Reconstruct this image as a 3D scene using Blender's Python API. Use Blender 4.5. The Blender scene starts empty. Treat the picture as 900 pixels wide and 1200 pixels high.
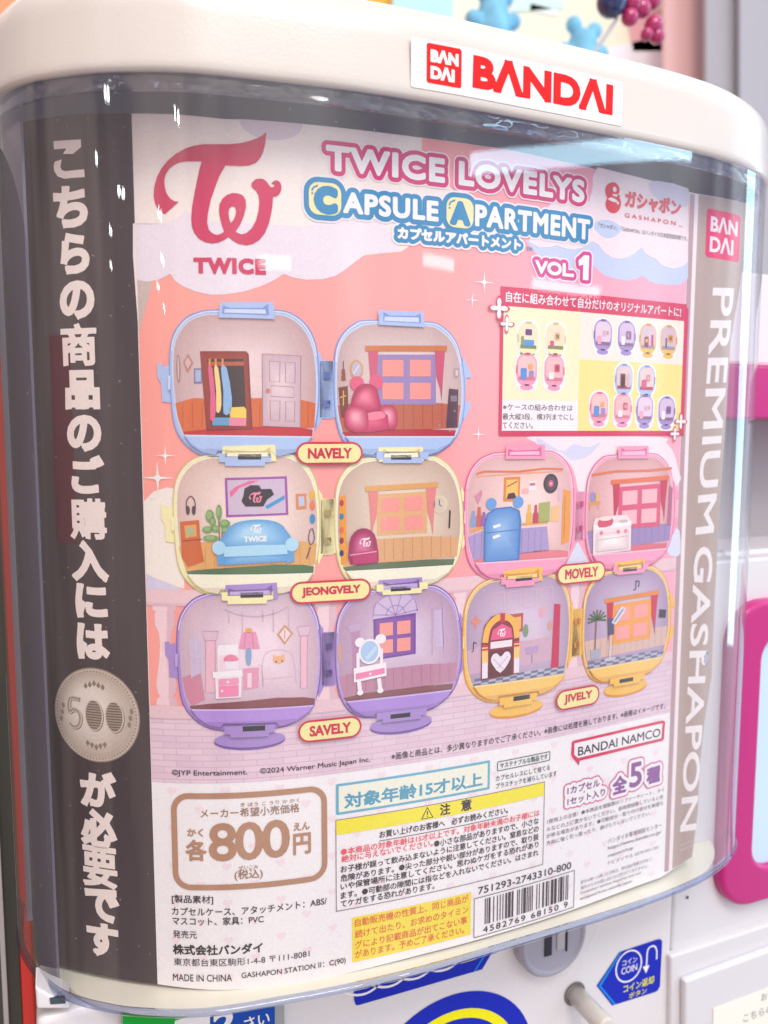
import bpy, math, random
import numpy as np
from mathutils import Vector, Matrix
from mathutils.geometry import tessellate_polygon
random.seed(7)
sc = bpy.context.scene
COL = sc.collection
S = 0.30                      # one layout unit = 0.30 m

# ------------------------------------------------------------------ camera
CAM = np.array([-0.60062, -1.06034, 0.23018]); YAW, PITCH, ROLL, FPX = 0.39337, -0.101162, 0.00076, 934.556
_fw = np.array([math.sin(YAW)*math.cos(PITCH), math.cos(YAW)*math.cos(PITCH), math.sin(PITCH)])
_rt = np.array([math.cos(YAW), -math.sin(YAW), 0.0]); _up = np.cross(_rt, _fw)
_rt, _up = _rt*math.cos(ROLL)+_up*math.sin(ROLL), -_rt*math.sin(ROLL)+_up*math.cos(ROLL)
cd = bpy.data.cameras.new('camera'); cam = bpy.data.objects.new('camera', cd); COL.objects.link(cam)
cd.sensor_fit = 'VERTICAL'; cd.sensor_height = 36; cd.lens = FPX/1200*36
cd.clip_start = 0.01; cd.clip_end = 50
cd.dof.use_dof = True; cd.dof.focus_distance = 1.19*S; cd.dof.aperture_fstop = 8.0
M = Matrix(((_rt[0], _up[0], -_fw[0], CAM[0]*S), (_rt[1], _up[1], -_fw[1], CAM[1]*S), (_rt[2], _up[2], -_fw[2], CAM[2]*S), (0, 0, 0, 1)))
cam.matrix_world = M
sc.camera = cam

# ------------------------------------------------------------------ world: the soft mixed light of a shop interior
w = bpy.data.worlds.new('World'); sc.world = w; w.use_nodes = True
nt = w.node_tree; nt.nodes.clear()
out = nt.nodes.new('ShaderNodeOutputWorld'); bg = nt.nodes.new('ShaderNodeBackground')
tc = nt.nodes.new('ShaderNodeTexCoord'); sep = nt.nodes.new('ShaderNodeSeparateXYZ')
nt.links.new(tc.outputs['Generated'], sep.inputs[0])
def ramp(stops):
    r = nt.nodes.new('ShaderNodeValToRGB'); e = r.color_ramp.elements
    e[0].position, e[0].color = stops[0][0], (*stops[0][1], 1); e[1].position, e[1].color = stops[-1][0], (*stops[-1][1], 1)
    for pos, c in stops[1:-1]: k = e.new(pos); k.color = (*c, 1)
    return r
def mr(sock):
    m = nt.nodes.new('ShaderNodeMapRange'); m.inputs[1].default_value = -1; m.inputs[2].default_value = 1; nt.links.new(sock, m.inputs[0]); return m.outputs[0]
def mul(a, b):
    m = nt.nodes.new('ShaderNodeMix'); m.data_type = 'RGBA'; m.blend_type = 'MULTIPLY'; m.inputs['Factor'].default_value = 1
    nt.links.new(a, m.inputs[6]); nt.links.new(b, m.inputs[7]); return m.outputs[2]
rx = ramp([(.04, (.50, .40, .36)), (.30, (.80, .66, .60)), (.55, (.98, .96, .95)), (.95, (.92, 1.05, 1.22))])     # warm dim aisle to the left, cool bright one to the right
nt.links.new(mr(sep.outputs[0]), rx.inputs[0])
rz = ramp([(.12, (.55, .52, .52)), (.44, (.62, .60, .62)), (.55, (.95, .95, .98)), (.75, (1.35, 1.33, 1.30))])    # floor, shop fronts, bright ceiling
nt.links.new(mr(sep.outputs[2]), rz.inputs[0])
mp = nt.nodes.new('ShaderNodeMapping'); mp.inputs['Scale'].default_value = (2.6, 2.6, 1.0)
nt.links.new(tc.outputs['Generated'], mp.inputs[0])
nz = nt.nodes.new('ShaderNodeTexNoise'); nz.inputs['Scale'].default_value = 1.9; nz.inputs['Detail'].default_value = 2.0
nt.links.new(mp.outputs[0], nz.inputs['Vector'])
rn = ramp([(.34, (.34, .30, .44)), (.46, (.78, .75, .78)), (.52, (1.02, 1.0, .98)), (.64, (1.40, 1.40, 1.42))])
nt.links.new(nz.outputs['Fac'], rn.inputs[0])
nt.links.new(mul(mul(rx.outputs[0], rz.outputs[0]), rn.outputs[0]), bg.inputs[0]); bg.inputs[1].default_value = 1.28
nt.links.new(bg.outputs[0], out.inputs[0])

# ------------------------------------------------------------------ lamps of the shop ceiling, and one window stand-in at the right
def area(name, loc, target, sx, sy, power, color, shape='RECTANGLE'):
    l = bpy.data.lights.new(name, 'AREA'); l.shape = shape; l.size = sx*S
    if shape in ('RECTANGLE', 'ELLIPSE'): l.size_y = sy*S
    l.energy = power; l.color = color
    o = bpy.data.objects.new(name, l); COL.objects.link(o)
    o.location = Vector(loc)*S
    o.rotation_euler = (Vector(target)-Vector(loc)).to_track_quat('-Z', 'Y').to_euler()
    return o
area('ceiling_panel_light', (-.3, -3.3, 4.4), (0, 0, 0), 2.4, 1.8, 17.5, (1.0, .96, .93))
area('window_streak_light', (3.4, -.14, 1.0), (.3, 0, .1), .34, 4.2, 2.0, (.50, .82, 1.0))  # unseen lamp, added to streak the case edge like a bluish shop window
area('ceiling_strip_light', (5.0, -5.5, 3.0), (.2, 0, .4), 3.4, .22, 2.2, (.50, .82, 1.0))
# tube lights and small bulbs along the ceiling (they show as glints in the acrylic)
for x, y, l_ in ((-.5, -8.7, .32), (3.4, -7.8, .95), (6.4, -8.2, 1.5)): area('ceiling_tube_light', (x, y, 2.2), (x, 0, .4), l_, .14, .30*l_, (.85, .97, 1.0))
for x, y in ((-5.07, -2.71), (-5.07, -4.03), (-6.37, -4.58), (-5.51, -7.1), (-7.79, -5.63), (-7.63, -10.2), (-2.4, -3.86), (-3.75, -2.52), (-6.9, -8.3), (-4.4, -5.4)):
    for dx, dz in ((0, 0), (.16, -.05)): area('ceiling_bulb_light', (x+dx, y, 2.2+dz), (-.5, 0, .4), .085, .085, .055, (.92, 1.0, 1.0), 'DISK')
sc.view_settings.view_transform = 'Standard'; sc.view_settings.look = 'None'
sc.view_settings.exposure = 0.03; sc.view_settings.gamma = 1.0
sc.render.film_transparent = False
sc.cycles.max_bounces = 10; sc.cycles.transparent_max_bounces = 16

# ------------------------------------------------------------------ helpers
def ray(x, y):
    d = _fw*FPX + _rt*(x-450) - _up*(y-600)
    return d/np.linalg.norm(d)
def at(x, y, Y):                                   # measured photo point -> place on the vertical plane at depth Y
    d = ray(x, y); return CAM + d*(Y-CAM[1])/d[1]
def F(x0, y0, s):
    return lambda *p: [(x0+a*s, y0+b*s) for a, b in p]

def lin(h):
    h = h.lstrip('#'); r = []
    for i in (0, 2, 4):
        c = int(h[i:i+2], 16)/255
        r.append(c/12.92 if c <= .04045 else ((c+.055)/1.055)**2.4)
    return r
MATS = {}
VEIL, GAIN = 0.045, 1.14
def nodes(m):
    m.use_nodes = True; n = m.node_tree
    return n, n.nodes['Principled BSDF']
def ink(h, rough=.5):                              # printed ink on coated paper
    k = 'ink_'+h
    if k in MATS: return MATS[k]
    m = bpy.data.materials.new(k); n, b = nodes(m)
    c = [max(.004, min(.90, (x-VEIL)*GAIN)) for x in lin(h)]
    t = n.nodes.new('ShaderNodeTexCoord'); z = n.nodes.new('ShaderNodeTexNoise'); z.inputs['Scale'].default_value = 900; z.inputs['Detail'].default_value = 2
    n.links.new(t.outputs['Object'], z.inputs['Vector'])
    x = n.nodes.new('ShaderNodeMix'); x.data_type = 'RGBA'
    x.inputs[6].default_value = (*[v*.90 for v in c], 1); x.inputs[7].default_value = (*[min(.95, v*1.08) for v in c], 1)
    n.links.new(z.outputs['Fac'], x.inputs[0]); n.links.new(x.outputs[2], b.inputs['Base Color'])
    b.inputs['Roughness'].default_value = rough; b.inputs['Specular IOR Level'].default_value = .25
    MATS[k] = m; return m
def plastic(name, col, rough=.3, bump=.0, spec=.5, noise=40, var=.04, coat=0):
    if name in MATS: return MATS[name]
    m = bpy.data.materials.new(name); n, b = nodes(m)
    t = n.nodes.new('ShaderNodeTexCoord'); z = n.nodes.new('ShaderNodeTexNoise'); z.inputs['Scale'].default_value = noise; z.inputs['Detail'].default_value = 4
    n.links.new(t.outputs['Object'], z.inputs['Vector'])
    x = n.nodes.new('ShaderNodeMix'); x.data_type = 'RGBA'
    x.inputs[6].default_value = (*[v*(1-var) for v in col], 1); x.inputs[7].default_value = (*[min(1, v*(1+var)) for v in col], 1)
    n.links.new(z.outputs['Fac'], x.inputs[0]); n.links.new(x.outputs[2], b.inputs['Base Color'])
    rr = n.nodes.new('ShaderNodeMapRange'); rr.inputs[3].default_value = max(.02, rough-.06); rr.inputs[4].default_value = rough+.06
    n.links.new(z.outputs['Fac'], rr.inputs[0]); n.links.new(rr.outputs[0], b.inputs['Roughness'])
    b.inputs['Specular IOR Level'].default_value = spec; b.inputs['Coat Weight'].default_value = coat
    if bump:
        z2 = n.nodes.new('ShaderNodeTexNoise'); z2.inputs['Scale'].default_value = 700
        n.links.new(t.outputs['Object'], z2.inputs['Vector'])
        bp = n.nodes.new('ShaderNodeBump'); bp.inputs['Strength'].default_value = bump; bp.inputs['Distance'].default_value = .0004
        n.links.new(z2.outputs['Fac'], bp.inputs['Height']); n.links.new(bp.outputs[0], b.inputs['Normal'])
    MATS[name] = m; return m
def clear(name, tint, refl=1.0, rough=.02, wave=.25, wscale=(9, 9, 1.6), haze_dust=0):   # thin clear acrylic: fresnel mix of see-through and mirror
    m = bpy.data.materials.new(name); m.use_nodes = True; n = m.node_tree; n.nodes.clear()
    o = n.nodes.new('ShaderNodeOutputMaterial'); a = n.nodes.new('ShaderNodeBsdfTransparent'); g = n.nodes.new('ShaderNodeBsdfGlossy')
    a.inputs[0].default_value = (*tint, 1); g.inputs['Roughness'].default_value = rough
    fr = n.nodes.new('ShaderNodeFresnel'); fr.inputs[0].default_value = 1.5
    mu = n.nodes.new('ShaderNodeMath'); mu.operation = 'MULTIPLY'; mu.inputs[1].default_value = refl; mu.use_clamp = True
    mix = n.nodes.new('ShaderNodeMixShader')
    ge = n.nodes.new('ShaderNodeNewGeometry'); ml = n.nodes.new('ShaderNodeMath'); ml.operation = 'MULTIPLY_ADD'
    ml.inputs[1].default_value = 1/1.5-1.5; ml.inputs[2].default_value = 1.5          # a thin sheet reflects the same from both sides
    n.links.new(ge.outputs['Backfacing'], ml.inputs[0]); n.links.new(ml.outputs[0], fr.inputs[0])
    n.links.new(fr.outputs[0], mu.inputs[0]); n.links.new(mu.outputs[0], mix.inputs[0])
    n.links.new(a.outputs[0], mix.inputs[1]); n.links.new(g.outputs[0], mix.inputs[2]); n.links.new(mix.outputs[0], o.inputs[0])
    if haze_dust:                                        # cloudy film paints reflection haze; fine vertical scratches and dust specks that scatter light
        t = n.nodes.new('ShaderNodeTexCoord')
        def noise(scale, mscale, lo, hi, a, b, detail=2):
            m_ = n.nodes.new('ShaderNodeMapping'); m_.inputs['Scale'].default_value = mscale; n.links.new(t.outputs['Object'], m_.inputs[0])
            z = n.nodes.new('ShaderNodeTexNoise'); z.inputs['Scale'].default_value = scale; z.inputs['Detail'].default_value = detail; n.links.new(m_.outputs[0], z.inputs['Vector'])
            r_ = n.nodes.new('ShaderNodeMapRange'); r_.inputs[1].default_value = lo; r_.inputs[2].default_value = hi; r_.inputs[3].default_value = a; r_.inputs[4].default_value = b
            n.links.new(z.outputs['Fac'], r_.inputs[0]); return r_.outputs[0]
        def add(x, y):
            k = n.nodes.new('ShaderNodeMath'); k.operation = 'ADD'; n.links.new(x, k.inputs[0]); n.links.new(y, k.inputs[1]); return k.outputs[0]
        f_ = add(add(noise(7, (1, 1, .5), .35, .7, haze_dust*.75, haze_dust*1.5), noise(26, (14, 14, .5), .70, .80, 0, .05)), noise(900, (1, 1, 1), .825, .86, 0, .18, 0))
        df = n.nodes.new('ShaderNodeBsdfDiffuse'); df.inputs[0].default_value = (.86, .86, .88, 1)
        m2 = n.nodes.new('ShaderNodeMixShader'); n.links.new(f_, m2.inputs[0]); n.links.new(mix.outputs[0], m2.inputs[1]); n.links.new(df.outputs[0], m2.inputs[2]); n.links.new(m2.outputs[0], o.inputs[0])
    if wave:
        t = n.nodes.new('ShaderNodeTexCoord'); mp = n.nodes.new('ShaderNodeMapping'); mp.inputs['Scale'].default_value = wscale
        z = n.nodes.new('ShaderNodeTexNoise'); z.inputs['Scale'].default_value = 2; z.inputs['Detail'].default_value = 1
        n.links.new(t.outputs['Object'], mp.inputs[0]); n.links.new(mp.outputs[0], z.inputs['Vector'])
        bp = n.nodes.new('ShaderNodeBump'); bp.inputs['Strength'].default_value = wave; bp.inputs['Distance'].default_value = .004
        n.links.new(z.outputs['Fac'], bp.inputs['Height']); n.links.new(bp.outputs[0], g.inputs['Normal'])
    MATS[name] = m; return m

ROOT = {}
def thing(name, label, cat, loc=(0, 0, 0), group=None):
    o = bpy.data.objects.new(name, None); COL.objects.link(o); o.empty_display_size = .02
    o.location = Vector(loc)*S; o['label'] = label; o['category'] = cat
    if group: o['group'] = group
    return o
def wpos(o):
    p = Vector((0, 0, 0))
    while o is not None: p += o.location; o = o.parent
    return p
def mesh(name, verts, faces, mats, parent=None, midx=None, smooth=False, uvs=None, label=None):
    """verts in layout units"""
    base = wpos(parent)
    me = bpy.data.meshes.new(name)
    me.from_pydata([tuple(Vector(v)*S-base) for v in verts], [], faces)
    if not isinstance(mats, (list, tuple)): mats = [mats]
    for m in mats: me.materials.append(m)
    if midx: me.polygons.foreach_set('material_index', midx)
    if smooth: me.polygons.foreach_set('use_smooth', [True]*len(me.polygons))
    if uvs:
        ul = me.uv_layers.new(name='print'); k = 0
        flat = []
        for f in faces:
            for i in f: flat += uvs[i]
        ul.data.foreach_set('uv', flat)
    me.validate(); me.update()
    o = bpy.data.objects.new(name, me); COL.objects.link(o)
    if parent is not None: o.parent = parent
    if label: o['label'] = label
    return o
def tag(o, label, cat=None, group=None, kind=None):
    if label: o['label'] = label
    if cat: o['category'] = cat
    if group: o['group'] = group
    if kind: o['kind'] = kind
    return o
def bevel(o, w, seg=3):
    b = o.modifiers.new('bevel', 'BEVEL'); b.width = w*S; b.segments = seg; b.limit_method = 'ANGLE'; b.angle_limit = .6
    o.data.polygons.foreach_set('use_smooth', [True]*len(o.data.polygons))
    n = o.modifiers.new('normals', 'WEIGHTED_NORMAL'); n.keep_sharp = True
    return o

# ---- curved carriers (vertical sheets): poster, lid wall, flat panels ----------------------------------------------------
class Surf:
    def __init__(s, U, X, Y, step=.00022):
        s.G = np.array(U, float); s.X = np.array(X, float); s.Y = np.array(Y, float); s.step = step
        tx = np.gradient(s.X, s.G); ty = np.gradient(s.Y, s.G); L = np.hypot(tx, ty)
        s.NX = ty/L; s.NY = -tx/L
    def point(s, u, v, off=0):
        x = np.interp(u, s.G, s.X); y = np.interp(u, s.G, s.Y); nx = np.interp(u, s.G, s.NX); ny = np.interp(u, s.G, s.NY)
        return (x+off*nx, y+off*ny, v)
    def q(s, x, y):                                 # measured photo point -> (u, v) on this sheet
        d = ray(x, y)
        g = (s.X-CAM[0])*d[1]-(s.Y-CAM[1])*d[0]
        i = np.where(g[:-1]*g[1:] <= 0)[0]
        if len(i) == 0: i = [0 if abs(g[0]) < abs(g[-1]) else len(g)-2]
        i = i[0]; t = g[i]/(g[i]-g[i+1])
        u = s.G[i]+t*(s.G[i+1]-s.G[i]); xx = s.X[i]+t*(s.X[i+1]-s.X[i]); yy = s.Y[i]+t*(s.Y[i+1]-s.Y[i])
        k = ((xx-CAM[0])*d[0]+(yy-CAM[1])*d[1])/(d[0]**2+d[1]**2)
        return (float(u), float(CAM[2]+k*d[2]))
    def Q(s, pts): return [s.q(*p) for p in pts]

def chain(me):
    nb = {}
    for e in me.edges:
        a, b = e.vertices; nb.setdefault(a, []).append(b); nb.setdefault(b, []).append(a)
    seen = set(); loops = []
    for st in nb:
        if st in seen: continue
        lp = [st]; seen.add(st); cur = st
        while True:
            nx = [k for k in nb[cur] if k not in seen]
            if not nx: break
            cur = nx[0]; seen.add(cur); lp.append(cur)
        if len(lp) > 2: loops.append([tuple(me.vertices[i].co[:2]) for i in lp])
    return loops
def font(body, bold=0, fill=True, space=1.0, res=3):
    c = bpy.data.curves.new('t', 'FONT'); c.body = body; c.resolution_u = res; c.space_character = space
    if bold: c.offset = bold
    c.fill_mode = 'BOTH' if fill else 'NONE'
    o = bpy.data.objects.new('t', c); me = o.to_mesh()
    if fill: r = ([tuple(v.co[:2]) for v in me.vertices], [tuple(p.vertices) for p in me.polygons])
    else: r = chain(me)
    o.to_mesh_clear(); bpy.data.objects.remove(o); bpy.data.curves.remove(c)
    return r

class Art:
    """one printed part on a carrier sheet: polygons with a colour and a layer"""
    def __init__(s, surf): s.sf = surf; s.V = []; s.Fc = []; s.MI = []; s.M = []; s.UV = []
    def _m(s, col):
        m = ink(col) if isinstance(col, str) else col
        if m not in s.M: s.M.append(m)
        return s.M.index(m)
    def tris(s, pts, tris, col, layer):
        mi = s._m(col); G = s.sf.G; off = s.sf.step*layer
        cache = {}
        def vid(u, v):
            k = (round(u, 7), round(v, 7))
            if k not in cache:
                cache[k] = len(s.V); s.V.append(s.sf.point(u, v, off)); s.UV.append((u, v))
            return cache[k]
        for t in tris:
            P = [pts[i] for i in t]
            us = [p[0] for p in P]; a = int(np.searchsorted(G, min(us)+1e-9, 'right'))-1; b = int(np.searchsorted(G, max(us)-1e-9, 'left'))-1
            if a >= b:
                ids = [vid(*p) for p in P]
                if len(set(ids)) > 2: s.Fc.append(ids); s.MI.append(mi)
                continue
            rest = P
            for c in range(max(a, 0), min(b, len(G)-2)+1):
                g = G[c+1]
                if c == b: L = rest; R = []
                else:
                    L = []; R = []
                    for i in range(len(rest)):
                        p, q = rest[i], rest[(i+1) % len(rest)]
                        (L if p[0] <= g else R).append(p)
                        if (p[0] <= g) != (q[0] <= g):
                            tt = (g-p[0])/(q[0]-p[0]); x = (g, p[1]+tt*(q[1]-p[1])); L.append(x); R.append(x)
                if len(L) > 2:
                    ids = []
                    for p in L:
                        k = vid(*p)
                        if k not in ids: ids.append(k)
                    if len(ids) > 2: s.Fc.append(ids); s.MI.append(mi)
                rest = R
                if len(rest) < 3: break
    def poly(s, loops, col, layer):                 # loops in (u, v); first outer, further ones holes / islands
        if loops and isinstance(loops[0][0], (int, float)): loops = [loops]
        L = []
        for lp in loops:
            o = []
            for p in lp:
                if not o or abs(p[0]-o[-1][0])+abs(p[1]-o[-1][1]) > 1e-6: o.append(p)
            if len(o) > 2 and abs(o[0][0]-o[-1][0])+abs(o[0][1]-o[-1][1]) < 1e-6: o.pop()
            if len(o) > 2: L.append(o)
        if not L: return
        pts = [p for lp in L for p in lp]
        # scale up: the tessellator drops near-degenerate input at small size
        tr = tessellate_polygon([[Vector((p[0]*100, p[1]*100, 0)) for p in lp] for lp in L])
        s.tris(pts, tr, col, layer)
    def px(s, pts, col, layer, smooth=0):           # polygon measured on the photo
        p = s.sf.Q(pts)
        if smooth: p = catmull(p, smooth)
        s.poly(p, col, layer)
    def line(s, pts, wd, col, layer, closed=False): # polyline in (u, v)
        n = len(pts); L = []; R = []
        for i in range(n):
            a = pts[i-1] if (i > 0 or closed) else pts[i]; b = pts[(i+1) % n] if (i < n-1 or closed) else pts[i]
            dx, dy = b[0]-a[0], b[1]-a[1]; l = math.hypot(dx, dy) or 1
            nx, ny = -dy/l*wd/2, dx/l*wd/2
            L.append((pts[i][0]+nx, pts[i][1]+ny)); R.append((pts[i][0]-nx, pts[i][1]-ny))
        if closed: s.poly([L, R], col, layer)
        else: s.poly(L+R[::-1], col, layer)
    def pxl(s, pts, wpx, col, layer, closed=False, smooth=0):
        p = s.sf.Q(pts)
        if smooth: p = catmull(p, smooth, closed)
        s.line(p, wpx*.00135, col, layer, closed)
    def ell(s, c, ru, rv, col, layer, n=28, a0=0, a1=360):
        p = [(c[0]+ru*math.cos(math.radians(a0+(a1-a0)*i/n)), c[1]+rv*math.sin(math.radians(a0+(a1-a0)*i/n))) for i in range(n+(a1-a0 < 360))]
        s.poly(p, col, layer)
    def pell(s, x, y, rx, ry, col, layer, n=28):    # ellipse measured on the photo
        a = s.sf.q(x-rx, y); b = s.sf.q(x+rx, y); t = s.sf.q(x, y-ry); u = s.sf.q(x, y+ry)
        s.ell(((a[0]+b[0])/2, (t[1]+u[1])/2), (b[0]-a[0])/2, (t[1]-u[1])/2, col, layer, n)
    def rect(s, u0, u1, v0, v1, col, layer, r=0):
        s.poly(rrect(u0, u1, v0, v1, r), col, layer)
    def ring(s, u0, u1, v0, v1, w_, col, layer, r=0):
        s.poly([rrect(u0, u1, v0, v1, r), rrect(u0+w_, u1-w_, v0+w_, v1-w_, max(r-w_, 0))], col, layer)
    def frame(s, x0, y0, x1, y1, h0):               # baseline ends + height in photo px -> uv quad
        a = s.sf.q(x0, y0); t = s.sf.q(x0, y0-h0); b = s.sf.q(x1, y1)
        va, vb = a[1], b[1]
        if abs(va-vb) < .014: va = vb = (va+vb)/2
        h = t[1]-a[1]
        return (a[0], va), (b[0], vb), h
    def text(s, body, x0, y0, x1, y1, h0, col, layer, bold=0, space=1.0, res=2):
        A, B, h = s.frame(x0, y0, x1, y1, h0)
        if bold: s.heavyq(body, A, B, (A[0], A[1]+h), col, layer, bold*h*.9, None, space)
        else: s.quad(body, A, B, (A[0], A[1]+h), col, layer, 0, space, res)
    def quad(s, body, A, B, T, col, layer, bold=0, space=1.0, res=2, D=None):
        V, Fs = font(body, bold, True, space, res)
        if not V: return
        V = np.array(V); mn = V.min(0); sz = V.max(0)-mn; L = (V-mn)/sz
        if D is None: D = (B[0]+T[0]-A[0], B[1]+T[1]-A[1])
        A, B, T, D = map(np.array, (A, B, T, D))
        a = L[:, :1]; b = L[:, 1:]
        P = A*(1-a)*(1-b)+B*a*(1-b)+T*(1-a)*b+D*a*b
        s.tris([tuple(map(float, p)) for p in P], Fs, col, layer)
    def loops(s, body, x0, y0, x1, y1, h0, space=1.0):
        A, B, h = s.frame(x0, y0, x1, y1, h0)
        L = font(body, 0, False, space, 4)
        V = np.array([p for l in L for p in l]); mn = V.min(0); sz = V.max(0)-mn
        return [[(A[0]+(B[0]-A[0])*(p[0]-mn[0])/sz[0], A[1]+(B[1]-A[1])*(p[0]-mn[0])/sz[0]+h*(p[1]-mn[1])/sz[1]) for p in l] for l in L]
    def swell(s, loops, rings, cell=.0011, sharp=False):         # rounded outlines at given distances from a set of glyph loops
        D, gx, gy = sdf(loops, max(r[0] for r in rings)+.004, cell, sharp)
        for r, col, layer in rings:
            for grp in nest(contour(D, gx, gy, r)): s.poly(grp, col, layer)
    def heavyq(s, body, A, B, T, col, layer, r, D=None, space=1.0, sharp=True):   # heavy lettering: glyphs grown by r inside the given quad
        L = font(body, 0, False, space, 4)
        V = np.array([p for l in L for p in l]); mn = V.min(0); sz = V.max(0)-mn
        A, B, T = np.array(A), np.array(B), np.array(T); D = B+T-A if D is None else np.array(D)
        w_ = np.linalg.norm(B-A); h_ = np.linalg.norm(T-A)
        O = []
        for l in L:
            o = []
            for p in l:
                a = r/w_+(1-2*r/w_)*(p[0]-mn[0])/sz[0]; b = r/h_+(1-2*r/h_)*(p[1]-mn[1])/sz[1]
                o.append(tuple(A*(1-a)*(1-b)+B*a*(1-b)+T*(1-a)*b+D*a*b))
            O.append(o)
        s.swell(O, ((r, col, layer),), max(.00030, min(.0010, h_/(36 if h_ > .012 else 26), w_/26*max(1, len(body)))), sharp)
    def heavy(s, body, x0, y0, x1, y1, h0, col, layer, r, space=1.0):
        A, B, h = s.frame(x0, y0, x1, y1, h0)
        s.heavyq(body, A, B, (A[0], A[1]+h), col, layer, r, None, space)
    def build(s, name, parent, label=None):
        return mesh(name, s.V, s.Fc, s.M, parent, s.MI, False, s.UV, label)
def rrect(u0, u1, v0, v1, r=0, n=6):
    if r <= 0: return [(u0, v0), (u1, v0), (u1, v1), (u0, v1)]
    p = []
    for cx, cy, a in ((u1-r, v0+r, -90), (u1-r, v1-r, 0), (u0+r, v1-r, 90), (u0+r, v0+r, 180)):
        for i in range(n+1):
            t = math.radians(a+90*i/n); p.append((cx+r*math.cos(t), cy+r*math.sin(t)))
    return p
def catmull(p, n=4, closed=True):
    o = []; N = len(p)
    rng = range(N) if closed else range(N-1)
    for i in rng:
        if closed: a, b, c, d = p[i-1], p[i], p[(i+1) % N], p[(i+2) % N]
        else: a, b, c, d = p[max(i-1, 0)], p[i], p[i+1], p[min(i+2, N-1)]
        for k in range(n):
            t = k/n
            o.append(tuple(.5*(2*b[j]+(c[j]-a[j])*t+(2*a[j]-5*b[j]+4*c[j]-d[j])*t*t+(3*b[j]-a[j]-3*c[j]+d[j])*t**3) for j in range(len(b))))
    if not closed: o.append(tuple(p[-1]))
    return o
def sdf(loops, pad, cell, sharp=False):
    pts = np.array([p for l in loops for p in l])
    gx = np.arange(pts[:, 0].min()-pad, pts[:, 0].max()+pad, cell); gy = np.arange(pts[:, 1].min()-pad, pts[:, 1].max()+pad, cell)
    GX, GY = np.meshgrid(gx, gy); D = np.full(GX.shape, 9.0); W = np.zeros(GX.shape)
    for l in loops:
        a = np.array(l); b = np.roll(a, -1, 0)
        lo = a.min(0)-pad*1.5; hi = a.max(0)+pad*1.5
        ix = np.where((gx >= lo[0]) & (gx <= hi[0]))[0]; iy = np.where((gy >= lo[1]) & (gy <= hi[1]))[0]
        if len(ix) == 0 or len(iy) == 0: continue
        sl = (slice(iy[0], iy[-1]+1), slice(ix[0], ix[-1]+1)); X = GX[sl]; Y = GY[sl]; d = D[sl]; wn = W[sl]
        ed = b-a; an = np.arctan2(ed[:, 1], ed[:, 0]); turn = np.abs((an-np.roll(an, 1)+np.pi) % (2*np.pi)-np.pi) > .75   # true corners
        for k_, (p, q) in enumerate(zip(a, b)):
            e = q-p; L2 = e@e
            if L2 < 1e-14: continue
            t0 = ((X-p[0])*e[0]+(Y-p[1])*e[1])/L2; t = np.clip(t0, 0, 1)
            cr = e[0]*(Y-p[1])-e[1]*(X-p[0])
            if sharp:                                                                  # square at true corners, round on curves
                pe, al = np.abs(cr)/math.sqrt(L2), np.abs(t0-t)*math.sqrt(L2)
                sq = (t0 < 0) if turn[k_] else np.zeros(t0.shape, bool)
                if turn[(k_+1) % len(a)]: sq = sq | (t0 > 1)
                np.minimum(d, np.where(sq, np.maximum(pe, al), np.hypot(pe, al)), out=d)
            else: np.minimum(d, np.hypot(X-p[0]-t*e[0], Y-p[1]-t*e[1]), out=d)
            wn += ((p[1] <= Y) & (q[1] > Y) & (cr > 0)).astype(float)-((p[1] > Y) & (q[1] <= Y) & (cr < 0)).astype(float)
    D = np.where(W != 0, -D, D)
    return D, gx, gy
def nest(loops):
    def area(l): return .5*sum(l[i-1][0]*l[i][1]-l[i][0]*l[i-1][1] for i in range(len(l)))
    ar = [area(l) for l in loops]
    outs = [i for i in range(len(loops)) if ar[i] > 0]; grp = {i: [loops[i]] for i in outs}
    def inside(p, l):
        c = False
        for i in range(len(l)):
            a, b = l[i-1], l[i]
            if (a[1] > p[1]) != (b[1] > p[1]) and p[0] < (b[0]-a[0])*(p[1]-a[1])/(b[1]-a[1])+a[0]: c = not c
        return c
    for i in range(len(loops)):
        if ar[i] <= 0:
            c = [k for k in outs if ar[k] > -ar[i] and inside(loops[i][0], loops[k])]
            if c: grp[min(c, key=lambda k: ar[k])].append(loops[i])
    return list(grp.values())
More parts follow.
